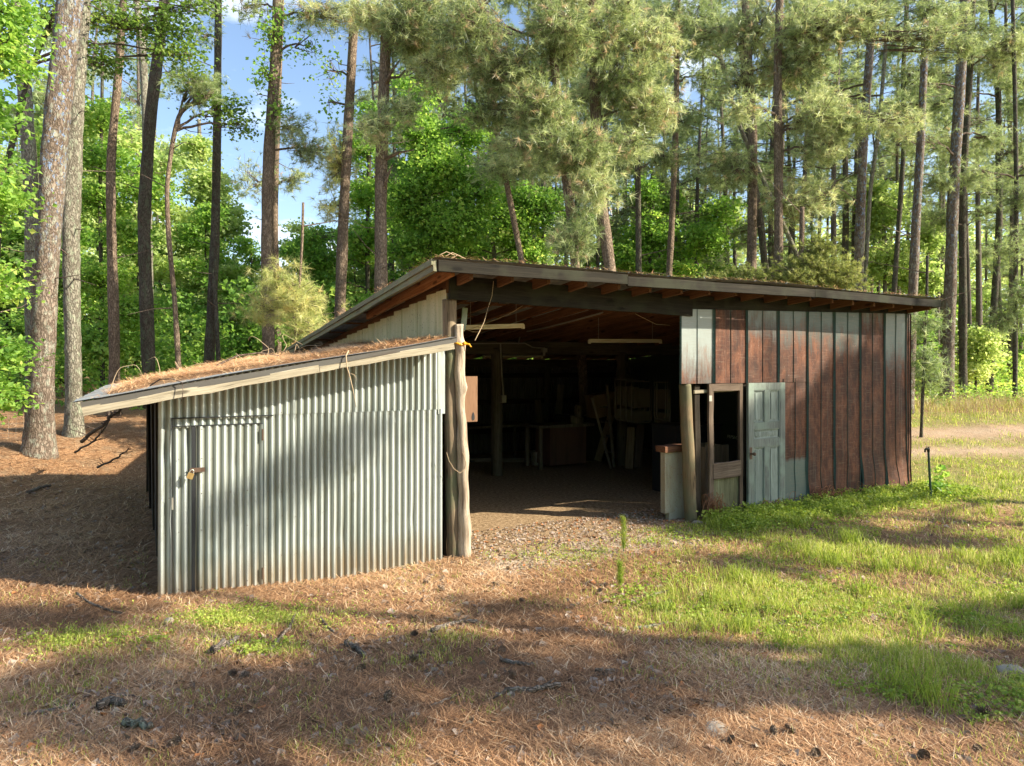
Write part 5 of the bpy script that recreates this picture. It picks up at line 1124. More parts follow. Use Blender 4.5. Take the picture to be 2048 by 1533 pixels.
px_tree('maple_tree', 'low green maple in the gap beside the slim tall pine', 'maple tree', 26.0, [(1300, 640), (1300, 500), (1305, 420)], 9, 6, 'bark_dark', 9.0, seed=57,
        blobs=[(1300, 470, 50, 50, 0, 100, L_(size=.13, spread=.42)), (1400, 480, 60, 40, 0, 90, L_(size=.13, spread=.42)), (1250, 520, 40, 36, 0, 50, L_(size=.13)), (1340, 540, 70, 26, 0, 70, L_(size=.13)), (1440, 430, 40, 40, 0, 50, L_(size=.13)), (1290, 390, 30, 40, 0, 40, L_(size=.13))])
px_tree('maple_tree', 'sunny yellow green maple behind the right end of the roof', 'maple tree', 28.0, [(1770, 680), (1770, 520), (1765, 400)], 9, 6, 'bark_grey', 10.5, seed=58,
        blobs=[(1765, 420, 44, 60, 0, 110, L_(size=.15, spread=.45)), (1780, 520, 60, 50, 0, 120, L_(size=.15, spread=.45)), (1850, 560, 50, 40, 0, 80, L_(size=.15)), (1860, 470, 30, 40, 0, 40, L_(size=.15)), (1960, 690, 26, 50, -4, 50, L_(size=.12)), (1740, 370, 30, 30, 0, 30, L_(size=.15))], leafm='leaf_far')
px_tree('young_maple', 'low sunlit yellow green maple right of the dark straight pine', 'maple tree', 24.0, [(1950, 790), (1955, 720), (1958, 680)], 5, 4, 'bark_dark', 3.6, seed=59,
        blobs=[(1962, 690, 30, 34, 0, 40, L_(size=.12, tone=(.6, 1.0))), (1945, 740, 26, 24, 0, 26, L_(size=.12, tone=(.6, 1.0)))], leafm='leaf_far')

# ------------------------------------------------------------------ further trees, copied from a few built ones
def far_pine(seed, h=17.0, r=0.13, low=0.42):
    rr = np.random.default_rng(seed)
    th = thing('far_pine', 'thin far pine in the thicket', 'pine tree', (0, 0, 0), 0, 'thin far pines in the thicket')
    P = np.array([(0.25 * math.sin(k * .5 + seed) * k / 12, 0.2 * math.sin(k * .4 + seed * 2) * k / 12, h * k / 12 - 0.1) for k in range(13)])
    mb = MB(seed); mb.tube(P, np.linspace(r, 0.03, 13), 9); mb.build('trunk', 'bark_far', th, True)
    fo = Fol(seed); lm = MB(seed + 1)
    for i in range(16):
        z = h * (low + (1 - low) * (i + .5) / 16 + rr.uniform(-.02, .02)); a = np.array([np.interp(z, P[:, 2], P[:, 0]), np.interp(z, P[:, 2], P[:, 1]), z])
        t = rr.uniform(0, 6.28); L = rr.uniform(1.0, 2.3) * (1.15 - 0.55 * i / 16)
        c = a + np.array((math.cos(t) * L, math.sin(t) * L, rr.uniform(-.3, .6)))
        fo.limb(lm, a, c, .03, .008, .06, seed + i)
        fo.blob(c, (0.75, 0.75, 0.38), a, 'pine', int(rr.integers(11, 20)), per=16, L=.20, wd=.020, tpt=4)
    for i in range(14):
        z = h * rr.uniform(.15, low + .1); a = np.array([np.interp(z, P[:, 2], P[:, 0]), np.interp(z, P[:, 2], P[:, 1]), z]); t = rr.uniform(0, 6.28)
        b_ = a + np.array((math.cos(t), math.sin(t), rr.uniform(-.1, .4))) * rr.uniform(.4, 1.6); lm.tube([a, b_], [.014, .004], 4, cap=False)
    fo.build(th, needlem='needle_far', mbx=lm)
    return th
def far_maple(seed, h=9.0, kind='leaf_far'):
    rr = np.random.default_rng(seed)
    th = thing('far_maple', 'leafy tree behind', 'tree', (0, 0, 0), 0, 'leafy trees of the far thicket')
    P = np.array([(0.2 * math.sin(k + seed) * k / 8, 0.2 * math.sin(k * .8 + seed * 2) * k / 8, h * .9 * k / 8 - 0.1) for k in range(9)])
    mb = MB(seed); mb.tube(P, np.linspace(.10, 0.03, 9), 8); mb.build('trunk', 'bark_dark', th, True)
    fo = Fol(seed); lm = MB(seed + 1)
    for i in range(20):
        z = h * (0.12 + 0.85 * (i + .5) / 20); a = np.array([np.interp(z, P[:, 2], P[:, 0]), np.interp(z, P[:, 2], P[:, 1]), z * .92])
        t = rr.uniform(0, 6.28); L = rr.uniform(.5, 2.2) * (1.1 - 0.75 * i / 20)
        c = a + np.array((math.cos(t) * L, math.sin(t) * L, rr.uniform(-.1, .4)))
        fo.limb(lm, a, c, .025, .008, .06, seed + i)
        fo.blob(c, (0.8, 0.8, 0.42), a, 'leaf', 22, per=20, size=.17, spread=.45)
    fo.build(th, leafm=kind, mbx=lm)
    return th
rp = random.Random(77)
PR = [far_pine(401, 17, .13, .42), far_pine(402, 19, .16, .5), far_pine(403, 15, .10, .34)]
MR = [far_maple(411, 9.5), far_maple(412, 7.0, 'leaf'), far_maple(413, 11, 'leaf')]
used = {}
def place(proto, px, d, sc, lab, grp, rz=None):
    X = (px - CX) / F * d; loc = (X, d, H1(X, d)); rz = rp.uniform(0, 6.28) if rz is None else rz
    if id(proto) not in used:
        used[id(proto)] = 1; proto.location = loc; proto.rotation_euler = (0, 0, rz); proto.scale = (sc, sc, sc); proto['label'] = lab; proto['group'] = grp; o = proto
    else: o = dup(proto, loc, rz, sc, lab, grp)
    return o
zones = [(-250, 330, 'thin far pine in the thicket behind the left trunks', 'far pines behind the left trunks', 15, 26, 48),
         (740, 1000, 'thin far pine in the wood behind the roof peak', 'far pines behind the roof peak', 20, 28, 48),
         (1000, 1330, 'thin far pine in the wood behind the middle of the roof', 'far pines behind the middle roof', 22, 26, 46),
         (1330, 1800, 'thin far pine in the wood behind the rusty wall', 'far pines behind the rusty wall', 30, 25, 48),
         (1800, 2250, 'thin far pine in the wood right of the shed', 'far pines right of the shed', 22, 25, 50)]
for (a, b_, lab, grp, n, d0, d1) in zones:
    for i in range(n):
        px = a + (b_ - a) * (i + rp.uniform(.1, .9)) / n; d = rp.uniform(d0, d1)
        place(PR[i % 3], px, d, rp.uniform(.85, 1.15), lab, grp)
mz = [(-200, 330, 'leafy tree of the thicket behind the left trunks', 'leafy trees behind the left trunks', 11, 23, 40, (.8, 1.2)),
      (330, 620, 'low leafy tree under the blue sky gap', 'leafy trees under the sky gap', 9, 24, 40, (.5, .72)),
      (600, 1000, 'leafy tree in the wood behind the roof peak', 'leafy trees behind the roof peak', 12, 27, 42, (.75, 1.1)),
      (1000, 1450, 'leafy tree in the wood behind the middle of the roof', 'leafy trees behind the middle roof', 8, 28, 44, (.7, 1.0)),
      (1450, 2200, 'leafy tree in the wood on the right', 'leafy trees on the right', 14, 30, 48, (.55, .95))]
for (a, b_, lab, grp, n, d0, d1, sr) in mz:
    for i in range(n):
        px = a + (b_ - a) * (i + rp.uniform(.1, .9)) / n; d = rp.uniform(d0, d1)
        place(MR[i % 3], px, d, rp.uniform(*sr), lab, grp)

# the wood far behind, one mass
fo = Fol(500); rr = np.random.default_rng(9)
n = 7500; px = rr.uniform(-700, 2750, n); d = rr.uniform(48, 80, n)
top = 11 + 6 * fnoise(px * .01, d * .1, 1.0) - 7.0 * np.exp(-((px - 560) / 170) ** 2); z = 1.0 + top * rr.random(n) ** 0.8
fo.leaves(np.stack([(px - CX) / F * d, d, z], 1), per=26, size=.36, spread=1.3, flat=.7, tilt=.9, tone=(.3, .95))
V = np.vstack(fo.lV); tag(fast_mesh('distant_woods', V, np.arange(len(V)).reshape(-1, 4), M['leaf_far'], {'rnd': np.concatenate(fo.lR)}), kind='stuff')
# woods round the yard behind and beside the camera
fo = Fol(502); n = 2600; a = rr.uniform(-2.9, -.25, n); d = rr.uniform(26, 38, n); z = 13.0 * rr.random(n) ** .8; k = ~((a > -.62) & (z > 9.5))
fo.leaves(np.stack([np.cos(a) * d, np.sin(a) * d, z], 1)[k], per=18, size=.5, spread=1.3, flat=.7, tilt=.9, tone=(.1, .7))
V = np.vstack(fo.lV); tag(fast_mesh('surrounding_woods', V, np.arange(len(V)).reshape(-1, 4), M['leaf'], {'rnd': np.concatenate(fo.lR)}), kind='stuff')
# undergrowth
fo = Fol(501)
def under(px0, px1, d0, d1, n, h, **kw):
    px = rr.uniform(px0, px1, n); d = rr.uniform(d0, d1, n); X = (px - CX) / F * d; g = H(X, d)
    fo.leaves(np.stack([X, d, g + h * rr.random(n) ** 1.3], 1), **kw)
under(-300, 420, 17.5, 30, 900, 2.2, per=22, size=.13, spread=.4, tone=(.1, .7))
under(330, 900, 20, 34, 1100, 3.4, per=22, size=.15, spread=.45, tone=(.1, .7))
under(900, 1800, 21, 36, 1300, 3.8, per=20, size=.16, spread=.5, tone=(.1, .8))
under(1800, 2300, 24, 38, 800, 1.4, per=20, size=.13, spread=.45, tone=(.4, 1.0))
under(1840, 2300, 20.5, 24, 240, .5, per=14, size=.09, spread=.3, tone=(.3, .9))
V = np.vstack(fo.lV); tag(fast_mesh('undergrowth', V, np.arange(len(V)).reshape(-1, 4), M['leaf'], {'rnd': np.concatenate(fo.lR)}), kind='stuff')
# ------------------------------------------------------------------ trees outside the picture whose boughs shade the yard
def G(px, py): Y = CAMZ * F / (py - HY); return np.array(((px - CX) / F * Y, Y, 0.0))
SV = np.array(SUN)
def shade_tree(name, label, xy, top, targets, seed, kind='leaf'):
    x, y = xy; gz = H1(x, y); org = np.array((x, y, gz))
    root = thing(name, label, 'tree', org, 0)
    P = np.array([(x + .15 * math.sin(k), y + .1 * math.cos(k * 1.3), gz + (top - gz) * k / 10 - .1 * (k == 0)) for k in range(11)])
    mb = MB(seed); mb.tube(P, np.linspace(.20, .04, 11), 12); mb.V = [v - org for v in mb.V]; mb.build('trunk', 'bark_red', root, True)
    fo = Fol(seed); fo.org = org; lm = MB(seed + 1)
    for i, (tg, r, rad, n) in enumerate(targets):
        c = np.asarray(tg, float) + SV * r; z = min(max(c[2] - .8, 3), top - .5); a = np.array([x, y, z])
        fo.limb(lm, a, c, .06, .015, .05, seed + i)
        if kind == 'leaf': fo.blob(c, rad, a, 'leaf', n, per=24, size=.13, spread=.30)
        else: fo.blob(c, rad, a, 'pine', n, per=26, L=.2, wd=.012, tpt=5)
    fo.build(root, mbx=lm)
T_ = [(G(960, 1330), 15.5, (.8, .5, .5), 24), (G(760, 1320), 16.5, (.6, .3, .35), 14), (G(1180, 1400), 14.5, (.7, .35, .35), 18), (G(1010, 1215), 16, (.5, .2, .2), 6)]
shade_tree('shade_tree', 'broadleaf tree outside the picture shading the middle of the yard', (13.6, 1.6), 13, T_, 601)
T_ = [(G(330, 1405), 18.0, (.9, .17, .5), 44), (G(90, 1400), 19.0, (.5, .20, .4), 30), (G(560, 1420), 17.5, (.5, .25, .4), 36), (G(200, 1330), 18, (.3, .12, .25), 8)]
shade_tree('shade_tree', 'tree outside the picture shading the lower left litter', (13.2, -.2), 14, T_, 602)
T_ = [(G(1700, 1375), 11.5, (.8, .32, .45), 30), (G(1980, 1350), 11.0, (.6, .3, .35), 18), (G(1420, 1330), 12.5, (.5, .25, .35), 13), (G(1960, 1240), 11.5, (.5, .22, .3), 15)]
shade_tree('shade_tree', 'tree outside the picture shading the lower right grass', (12.2, 2.7), 11, T_, 603)
T_ = [(W(7.3, 0, .9), 17, (.6, 1.2, .75), 130), (W(5.9, 0, .8), 17, (.6, .9, .75), 100), (W(4.4, 0, .75), 18, (.6, .8, .7), 105), (W(7.8, 0, 2.1), 17.5, (.5, .55, .5), 42), (W(6.6, 0, 1.75), 17.5, (.5, .55, .4), 44)]
shade_tree('shade_tree', 'tree outside the picture shading the rusty wall', (20.5, 6.0), 14, T_, 604)
T_ = [(G(1420, 1060), 17, (.5, .40, .4), 30), (G(1620, 1060), 15.5, (.8, .4, .45), 38), (G(1850, 1080), 14.5, (.7, .4, .4), 26), (G(1500, 1130), 15.5, (.6, .2, .3), 14), (W(3.6, 0, .35), 18, (.3, .3, .4), 24)]
shade_tree('shade_tree', 'tree outside the picture shading the grass before the wall', (18.0, 8.2), 13, T_, 605)
T_ = [(W(-2.1, 0, .85), 19, (.3, .30, .32), 8), (W(-1.35, 0, 1.25), 19.5, (.25, .28, .25), 7), (G(1500, 990) , 15, (.6, .4, .4), 20), (G(100, 1240), 20, (.5, .25, .35), 14)]
shade_tree('shade_tree', 'tree outside the picture dappling the corrugated wall', (18.5, -1.2), 15.5, T_, 606, 'leaf')

# ------------------------------------------------------------------ grass, weeds, litter
rr = np.random.default_rng(31)
def blades(name, X, Y, hgt, wd, lean, mat, tone, Z=None, kind='stuff', flop=0.5, parent=None, org=None):
    n = len(X); z = H(X, Y) if Z is None else Z
    th = rr.uniform(0, 2*np.pi, n); ph = rr.uniform(0, 2*np.pi, n)
    sx = np.stack([np.cos(th), np.sin(th), 0 * th], 1) * (wd / 2)[:, None]
    b = np.stack([X, Y, z - 0.004], 1); ln = np.stack([np.cos(ph), np.sin(ph), 0 * ph], 1) * (hgt * lean)[:, None]
    m = b + ln * 0.35 + np.array((0, 0, 1)) * (hgt * 0.6)[:, None]
    t = b + ln * 1.0 + np.array((0, 0, 1)) * (hgt * (1 - flop * lean * .6))[:, None]
    V = np.stack([b - sx, b + sx, m + sx * .7, m - sx * .7, t], 1).reshape(-1, 3)
    if org is not None: V = V - org
    k = np.arange(n)[:, None] * 5
    o = fast_mesh(name, V, [k + np.array((0, 1, 2, 3)), k + np.array((3, 2, 4))], M[mat], {'rnd': np.repeat(np.clip(tone, 0, 1), 5)}, False, parent)
    if kind: tag(o, kind=kind)
    return o
def scatter(n, x0, x1, y0, y1, dens, inv=True):
    """positions denser near the camera"""
    if inv: u = rr.random(n * 4); Y = 1 / (1 / y0 + (1 / y1 - 1 / y0) * u)
    else: Y = rr.uniform(y0, y1, n * 4)
    X = x0(Y) + (x1(Y) - x0(Y)) * rr.random(n * 4)
    k = rr.random(n * 4) < dens(X, Y); X, Y = X[k][:n], Y[k][:n]
    return X, Y
fx0 = lambda Y: -.82 * Y - .8; fx1 = lambda Y: .82 * Y + 1.6
def inside_shed(X, Y): s, t = st(X, Y); return (s > -3.0) & (s < 8.6) & (t > -.02) & (t < 8.2)
X, Y = scatter(165000, fx0, fx1, 3.3, 19, lambda X, Y: grass_density(X, Y) ** 1.3 * .9 * (.28 + .72 * sstep(.36, .56, fnoise(X, Y, 2.3))) * (~inside_shed(X, Y)))
pn = fnoise(X + 3, Y, 2.2); tall = sstep(.5, .75, fnoise(X, Y + 7, 1.1)) * (X > 0)
hg = (0.03 + 0.07 * pn + 0.07 * tall) * rr.uniform(.5, 1.3, len(X)); s_, t_ = st(X, Y)
blades('grass', X, Y, hg, .0024 + .0007 * Y, rr.uniform(.1, .8, len(X)), 'grass', .34 + .35 * pn + rr.normal(0, .18, len(X)) + .45 * (rr.random(len(X)) < .14))
# tussocks of longer grass
cx, cy = scatter(75, lambda Y: 0.12 * Y, fx1, 3.6, 12, lambda X, Y: (grass_density(X, Y) > .35) * (~inside_shed(X, Y)))
per = 55; X = np.repeat(cx, per) + rr.normal(0, .06, len(cx) * per); Y = np.repeat(cy, per) + rr.normal(0, .06, len(cx) * per)
blades('grass_tussocks', X, Y, rr.uniform(.10, .30, len(X)), .0035 + .0006 * Y, rr.uniform(.3, 1.1, len(X)), 'grass', rr.normal(.42, .15, len(X)), flop=.8)
# weeds: small leaves near the wall foot and in the patches
def leafy(name, X, Y, h, size, per, mat, tone, spread):
    fo = Fol(int(len(X))); fo.leaves(np.stack([X, Y, H(X, Y) + h], 1), per=per, size=size, spread=spread, flat=.55, tilt=.6, tone=tone)
    V = np.vstack(fo.lV); tag(fast_mesh(name, V, np.arange(len(V)).reshape(-1, 4), M[mat], {'rnd': np.concatenate(fo.lR)}), kind='stuff')
n = 2600; s = rr.uniform(3.55, 9.2, n); t = -np.abs(rr.normal(0, .42, n)) - .10; k = rr.random(n) < np.clip(1.3 - np.abs(t + .3) * .8, 0, 1) * (.35 + fnoise(s * 2, t * 2, 1)); s, t = s[k], t[k]
p_ = np.stack([OX + CO * s - SI * t, OY + SI * s + CO * t], 1); leafy('weeds', p_[:, 0], p_[:, 1], rr.random(len(s)) ** 1.5 * .20 * np.exp(t), .032, 16, 'weed', (.2, .8), .07)
X, Y = scatter(3600, lambda Y: -.6 * Y, fx1, 3.6, 10, lambda X, Y: (grass_density(X, Y) > .3) * (~inside_shed(X, Y)) * sstep(.45, .6, fnoise(X, Y, 1.9)))
leafy('ground_weeds', X, Y, rr.random(len(X)) * .05, .026, 9, 'weed', (.2, .8), .05)
for (px, py, r_, n) in ((545, 1232, .30, 420), (455, 1245, .22, 200), (150, 1290, .24, 260), (560, 1300, .2, 110), (1150, 1110, .35, 240), (1330, 1065, .4, 320)):
    g = G(px, py); X = g[0] + rr.normal(0, r_ * 1.5, n); Y = g[1] + rr.normal(0, r_ * .7, n); s_, t_ = st(X, Y); k = (t_ < -.05) & (fnoise(X, Y, 5.0) > .42)
    leafy('ground_weeds', X[k], Y[k], rr.random(k.sum()) * .05, .017, 8, 'weed', (.3, 1.0), .045)
# fallen needles
X, Y = scatter(270000, fx0, fx1, 3.25, 11, lambda X, Y: (1 - .72 * grass_density(X, Y)) * (~inside_shed(X, Y)) * (1 - .8 * sand_density(X, Y)))
def flat_needles(name, X, Y, Z, L, wd, mat, tone, tilt=.16, rg=rr):
    n = len(X); th = rg.uniform(0, np.pi, n); el = rg.normal(0, tilt, n)
    d = np.stack([np.cos(th) * np.cos(el), np.sin(th) * np.cos(el), np.abs(np.sin(el))], 1); q = np.stack([-np.sin(th), np.cos(th), 0 * th], 1)
    a = np.stack([X, Y, Z], 1); bow = q * (rg.normal(0, .09, n) * L)[:, None]; m = a + d * (L / 2)[:, None] + bow; b = a + d * L[:, None]
    w = (q * (wd / 2)[:, None])
    V = np.stack([a - w * .6, a + w * .6, m + w, m - w, b + w * .3, b - w * .3], 1).reshape(-1, 3); k = np.arange(n)[:, None] * 6
    return tag(fast_mesh(name, V, np.concatenate([k + np.array((0, 1, 2, 3)), k + np.array((3, 2, 4, 5))]), M[mat], {'rnd': np.repeat(np.clip(tone, 0, 1), 6)}), kind='stuff')
orange = fnoise(X - 4, Y + 2, .9)
flat_needles('fallen_needles', X, Y, H(X, Y) + rr.random(len(X)) * .016, rr.uniform(.05, .14, len(X)), .0015 + .00048 * Y, 'litter', .08 + .70 * orange + rr.normal(0, .22, len(X)) + .3 * (rr.random(len(X)) < .08))
X = rr.uniform(-14, -2.2, 60000); Y = rr.uniform(7, 17, 60000); k = (~inside_shed(X, Y)); X, Y = X[k], Y[k]
flat_needles('fallen_needles', X, Y, H(X, Y) + rr.random(len(X)) * .02, rr.uniform(.1, .2, len(X)), np.full(len(X), .009), 'litter', rr.normal(.45, .2, len(X)))
# dead leaves
X, Y = scatter(5200, fx0, fx1, 3.3, 12, lambda X, Y: (1 - .5 * grass_density(X, Y)) * (~inside_shed(X, Y)) * (.25 + .75 * sstep(.45, .62, fnoise(X, Y, 1.2))))
fo = Fol(77); fo.leaves(np.stack([X, Y, H(X, Y) + .014], 1), per=1, size=.062, spread=.01, flat=.3, tilt=.35, tone=(.1, .9)); V = np.vstack(fo.lV)
tag(fast_mesh('dead_leaves', V, np.arange(len(V)).reshape(-1, 4), M['dead_leaf'], {'rnd': np.concatenate(fo.lR)}), kind='stuff')
X, Y = scatter(9000, fx0, fx1, 3.3, 8, lambda X, Y: (~inside_shed(X, Y)) * sstep(.50, .68, fnoise(X + 31, Y, 2.6)))
blades('sparse_grass', X, Y, rr.uniform(.02, .075, len(X)), .0024 + .0006 * Y, rr.uniform(.2, .9, len(X)), 'grass', rr.normal(.5, .2, len(X)))
# gravel and crumbs before and inside the opening
s = rr.uniform(0.2, 3.6, 5000); t = rr.uniform(-1.15, 0.9, 5000) ; X = OX + CO * s - SI * t; Y = OY + SI * s + CO * t
fo = Fol(78); fo.leaves(np.stack([X, Y, H(X, Y) + .006], 1), per=1, size=.034, spread=.01, flat=.3, tilt=.5, tone=(.5, .92)); V = np.vstack(fo.lV)
tag(fast_mesh('gravel', V, np.arange(len(V)).reshape(-1, 4), M['dead_leaf'], {'rnd': np.concatenate(fo.lR)}), kind='stuff')
# dry tall grass and weeds at the edge of the clearing
X = rr.uniform(11.5, 24, 4200); Y = 19.6 + rr.normal(0, .7, 4200) + .05 * X
blades('dry_grass', X, Y, rr.uniform(.1, .6, len(X)), np.full(len(X), .010), rr.uniform(.2, .8, len(X)), 'tan', rr.random(len(X)))
X = rr.uniform(11, 24, 5000); Y = 19.7 + rr.normal(0, .9, 5000) + .05 * X
blades('edge_grass', X, Y, rr.uniform(.05, .3, len(X)), np.full(len(X), .012), rr.uniform(.2, .8, len(X)), 'grass', rr.uniform(.3, 1.0, len(X)))

# needles heaped on the lean-to roof and the main roof edge
def heap(s, t): return np.clip((0.17 * np.maximum(0, fnoise(s * 1.0, t * .6, 1.7) - .33)) * sstep(LT0 - .02, LT0 + .5 + .5 * fnoise(s, t * 0 + 3, 1.2) , t) * sstep(-3.42, -3.05, s) * sstep(6, 5, t), 0, 1)
ss = np.linspace(-3.4, -.1, 90); tt = np.linspace(LT0 + .02, 5.8, 110); S_, T_ = np.meshgrid(ss, tt, indexing='ij'); hh = heap(S_, T_)
Pm = np.stack([OX + CO * S_ - SI * T_, OY + SI * S_ + CO * T_, lean_z(S_) + .006 + hh * .9], -1)
mb = MB(3); mb.grid(Pm, Pm, flip=True); tag(mb.build('roof_needle_mat', 'ground', None, True), kind='stuff')
n = 75000; s = rr.uniform(-3.45, -.12, n); t = LT0 + (6.2) * rr.random(n) ** 1.5; k = rr.random(n) < np.clip(heap(s, t) * 22 - .05, 0.02, 1); s, t = s[k], t[k]
X = OX + CO * s - SI * t; Y = OY + SI * s + CO * t
flat_needles('roof_needles', X, Y, lean_z(s) + .016 + heap(s, t) * rr.uniform(.7, 1.15, len(s)), rr.uniform(.08, .17, len(s)), np.full(len(s), .0042), 'roof_litter', rr.normal(.5, .26, len(s)), .17)
n = 5000; s = SL + np.abs(rr.normal(0, .25, n)); t = rr.uniform(T0, 8, n); k = fnoise(s * 3, t * 2, 1.0) > .48; s, t = s[k], t[k]
s2 = rr.uniform(SL, 8.3, 1500); t2 = T0 + np.abs(rr.normal(0, .10, 1500)); s = np.concatenate([s, s2]); t = np.concatenate([t, t2])
flat_needles('roof_needles', OX + CO * s - SI * t, OY + SI * s + CO * t, roofz(s, t) + .02 + rr.random(len(s)) * .03, rr.uniform(.07, .16, len(s)), np.full(len(s), .005), 'roof_litter', rr.normal(.45, .2, len(s)), .2)

# curled dead vines and a branch on the lean-to roof
def curl(P, r, name, label, mat, cat, group=None):
    mb = MB(5); P = np.array(P); c = P[0].copy(); mb.tube(P - c, r, 6); o = mb.build(name, mat, None, True); o.location = tuple(c); tag(o, label, cat, group); return o
rc = np.random.default_rng(12)
def lpx(px, py, t): return PP(px, py, t)
for i, (px, py) in enumerate(((318, 742), (345, 735), (362, 728), (385, 728), (462, 735), (515, 708), (535, 700), (552, 690), (575, 700), (605, 690), (628, 700), (232, 755), (655, 705), (600, 715), (490, 735))):
    a = lpx(px, py + 22, 2.2 + rc.uniform(-.4, .8)); H_ = rc.uniform(.08, .30); w_ = rc.uniform(-.3, .3); k = np.linspace(0, 1, 12)
    q1, q2, q3 = rc.uniform(2, 8), rc.uniform(.03, .12), rc.uniform(1.4, 2.9)
    P = [a + np.array((w_ * x + q2 * math.sin(x * q1 + i), 0.1 * x, H_ * math.sin(x * q3) + .02 * math.sin(x * 11 + i))) for x in k]
    curl(P, np.linspace(.005, .002, 12), 'dead_vine', 'curled dead vine sticking up from the needles on the lean-to roof', 'twine', 'vine', 'curled vines on the lean-to roof')
curl([lpx(372, 775, 1.8), lpx(410, 752, 2.0), lpx(440, 728, 2.2), lpx(475, 712, 2.3), lpx(520, 706, 2.4), lpx(560, 712, 2.4)], np.linspace(.022, .008, 6), 'fallen_branch', 'long bare branch lying over the needles on the lean-to roof', 'twig', 'branch')
curl([lpx(697, 702, -.3), lpx(692, 712, -.38), lpx(694, 735, -.40), lpx(700, 755, -.42), lpx(706, 780, -.42), lpx(712, 815, -.42)], np.linspace(.007, .003, 6), 'hanging_twig', 'pale twig hanging over the eave above the corrugated wall', 'twine', 'twig')
curl([lpx(700, 747, -.42), lpx(708, 750, -.43), lpx(714, 760, -.43)], np.linspace(.004, .002, 3), 'hanging_twig', 'short forked twig caught on the pale hanging twig', 'twine', 'twig')
curl([lpx(300, 772, -.2), lpx(320, 759, -.3), lpx(345, 758, -.38), lpx(365, 766, -.40), lpx(366, 785, -.42), lpx(362, 808, -.42)], np.linspace(.006, .003, 6), 'hanging_twig', 'arched dark twig drooping over the left part of the eave', 'twig', 'twig')
for (x, y) in ((893, 507), (905, 509), (915, 514)):
    curl([lpx(x - 14, y + 4, -.4), lpx(x, y - 3, -.35), lpx(x + 16, y + 4, -.4)], .005, 'roof_twig', 'bent dead twig on the very corner of the main roof', 'twine', 'twig', 'twigs on the roof corner')

# cones
def cone_mesh():
    mb = MB(9); L = .085
    mb.tube([(0, 0, 0), (0, 0, L)], [.006, .003], 6)
    for i in range(62):
        f = i / 62; z = .004 + f * (L - .008); r = .027 * math.sin(math.pi * (0.18 + .80 * f)) + .004; a = i * 2.39996
        c, s = math.cos(a), math.sin(a); w = .0075 * (1 - .4 * f); up = .010
        b0 = np.array((0, 0, z)); tip = np.array((c * r, s * r, z + up)); sd = np.array((-s, c, 0)) * w
        mb.add([b0 + sd * .5, b0 - sd * .5, tip - sd, tip + sd, tip + np.array((c * .004, s * .004, .003))], [(0, 1, 2, 3)], [(3, 2, 4)])
    return mb
c0 = None
for i, (px, py) in enumerate([(846, 1164), (890, 1180), (837, 1274), (1038, 1200), (1000, 1174), (837, 1332), (850, 1319), (723, 1343), (1207, 1358), (1034, 1361), (774, 1423), (1000, 1304), (1196, 1188), (219, 1188), (475, 1351), (477, 1364), (513, 1426), (359, 1494), (261, 1513), (478, 1436), (1889, 1339), (1884, 1315), (1593, 1478), (1628, 1513), (1948, 1506), (1857, 1521), (1983, 1443), (1454, 1495), (1552, 1483)]):
    g = G(px, py); z = H1(g[0], g[1]) + .026
    if c0 is None:
        c0 = cone_mesh().build('pine_cone', 'cone'); o = c0; tag(o, 'open brown pine cone lying on the needle litter', 'pine cone', 'pine cones on the ground')
    else: o = c0.copy(); C.objects.link(o)
    o.location = (g[0], g[1], z); o.rotation_euler = (R(80 + rc.uniform(-14, 14)), rc.uniform(-.3, .3), rc.uniform(0, 6.28)); k = rc.uniform(.6, .95); o.scale = (k, k, k)

# sticks and branches on the ground
def stick(pts, r, label, forks=(), name='stick', mat='stick', lift=.012):
    P = [G(x, y) for x, y in pts]; P = [np.array((p[0], p[1], H1(p[0], p[1]) + lift + r)) for p in P]; c = P[0].copy()
    P = np.array(P); u = np.linspace(0, len(P) - 1, 14); Q = np.stack([np.interp(u, range(len(P)), P[:, k]) for k in range(3)], 1); Q[1:-1] += rc.normal(0, r * .28, (12, 3))
    mb = MB(7); mb.tube(Q - c, np.linspace(r, r * .7, 14), 9)
    for (f, dx, dy, dz) in forks: a = Q[int(f * 13)] - c; mb.tube([a, a + np.array((dx, dy, dz))], [r * .6, r * .2], 6)
    o = mb.build(name, mat, None, True); o.location = tuple(c); tag(o, label, 'stick'); return o
stick([(862, 1270), (890, 1258), (920, 1251), (955, 1250)], .020, 'thick slightly bent stick lying across the middle litter', [(.7, .05, .02, .03)])
stick([(693, 1290), (712, 1303), (730, 1319)], .024, 'short stout broken stick left of the thick bent stick')
stick([(1012, 1399), (1060, 1396), (1122, 1384)], .021, 'long straight mossy stick in the lower middle litter', [(0.02, -.08, -.10, .0), (.8, .06, .06, .02)])
stick([(1000, 1330), (1030, 1336), (1068, 1338)], .016, 'thin dark stick with a forked left end', [(.1, -.04, .07, .02)])
stick([(1190, 1353), (1236, 1352)], .013, 'short dark stick next to two cones in the middle right')
stick([(153, 1194), (185, 1217), (245, 1238)], .012, 'slim bowed stick near the left corner of the corrugated wall')
stick([(425, 1312), (450, 1297), (478, 1287)], .030, 'grey weathered log end in the sunny left litter')
stick([(545, 1300), (580, 1255), (590, 1228)], .016, 'grey slanting stick beside the bright weeds')
stick([(195, 1424), (220, 1412), (246, 1420)], .030, 'dark curved piece of wood in the shaded left band')
stick([(250, 1452), (275, 1458), (300, 1468)], .026, 'pale barked chip of wood at the lower left', mat='bark_grey')
stick([(45, 1430), (110, 1415), (150, 1405)], .013, 'thin grey stick in the shaded left band')
stick([(1268, 1260), (1300, 1256), (1335, 1247)], .014, 'greenish stick half hidden by grass in the middle', mat='bark_grey')
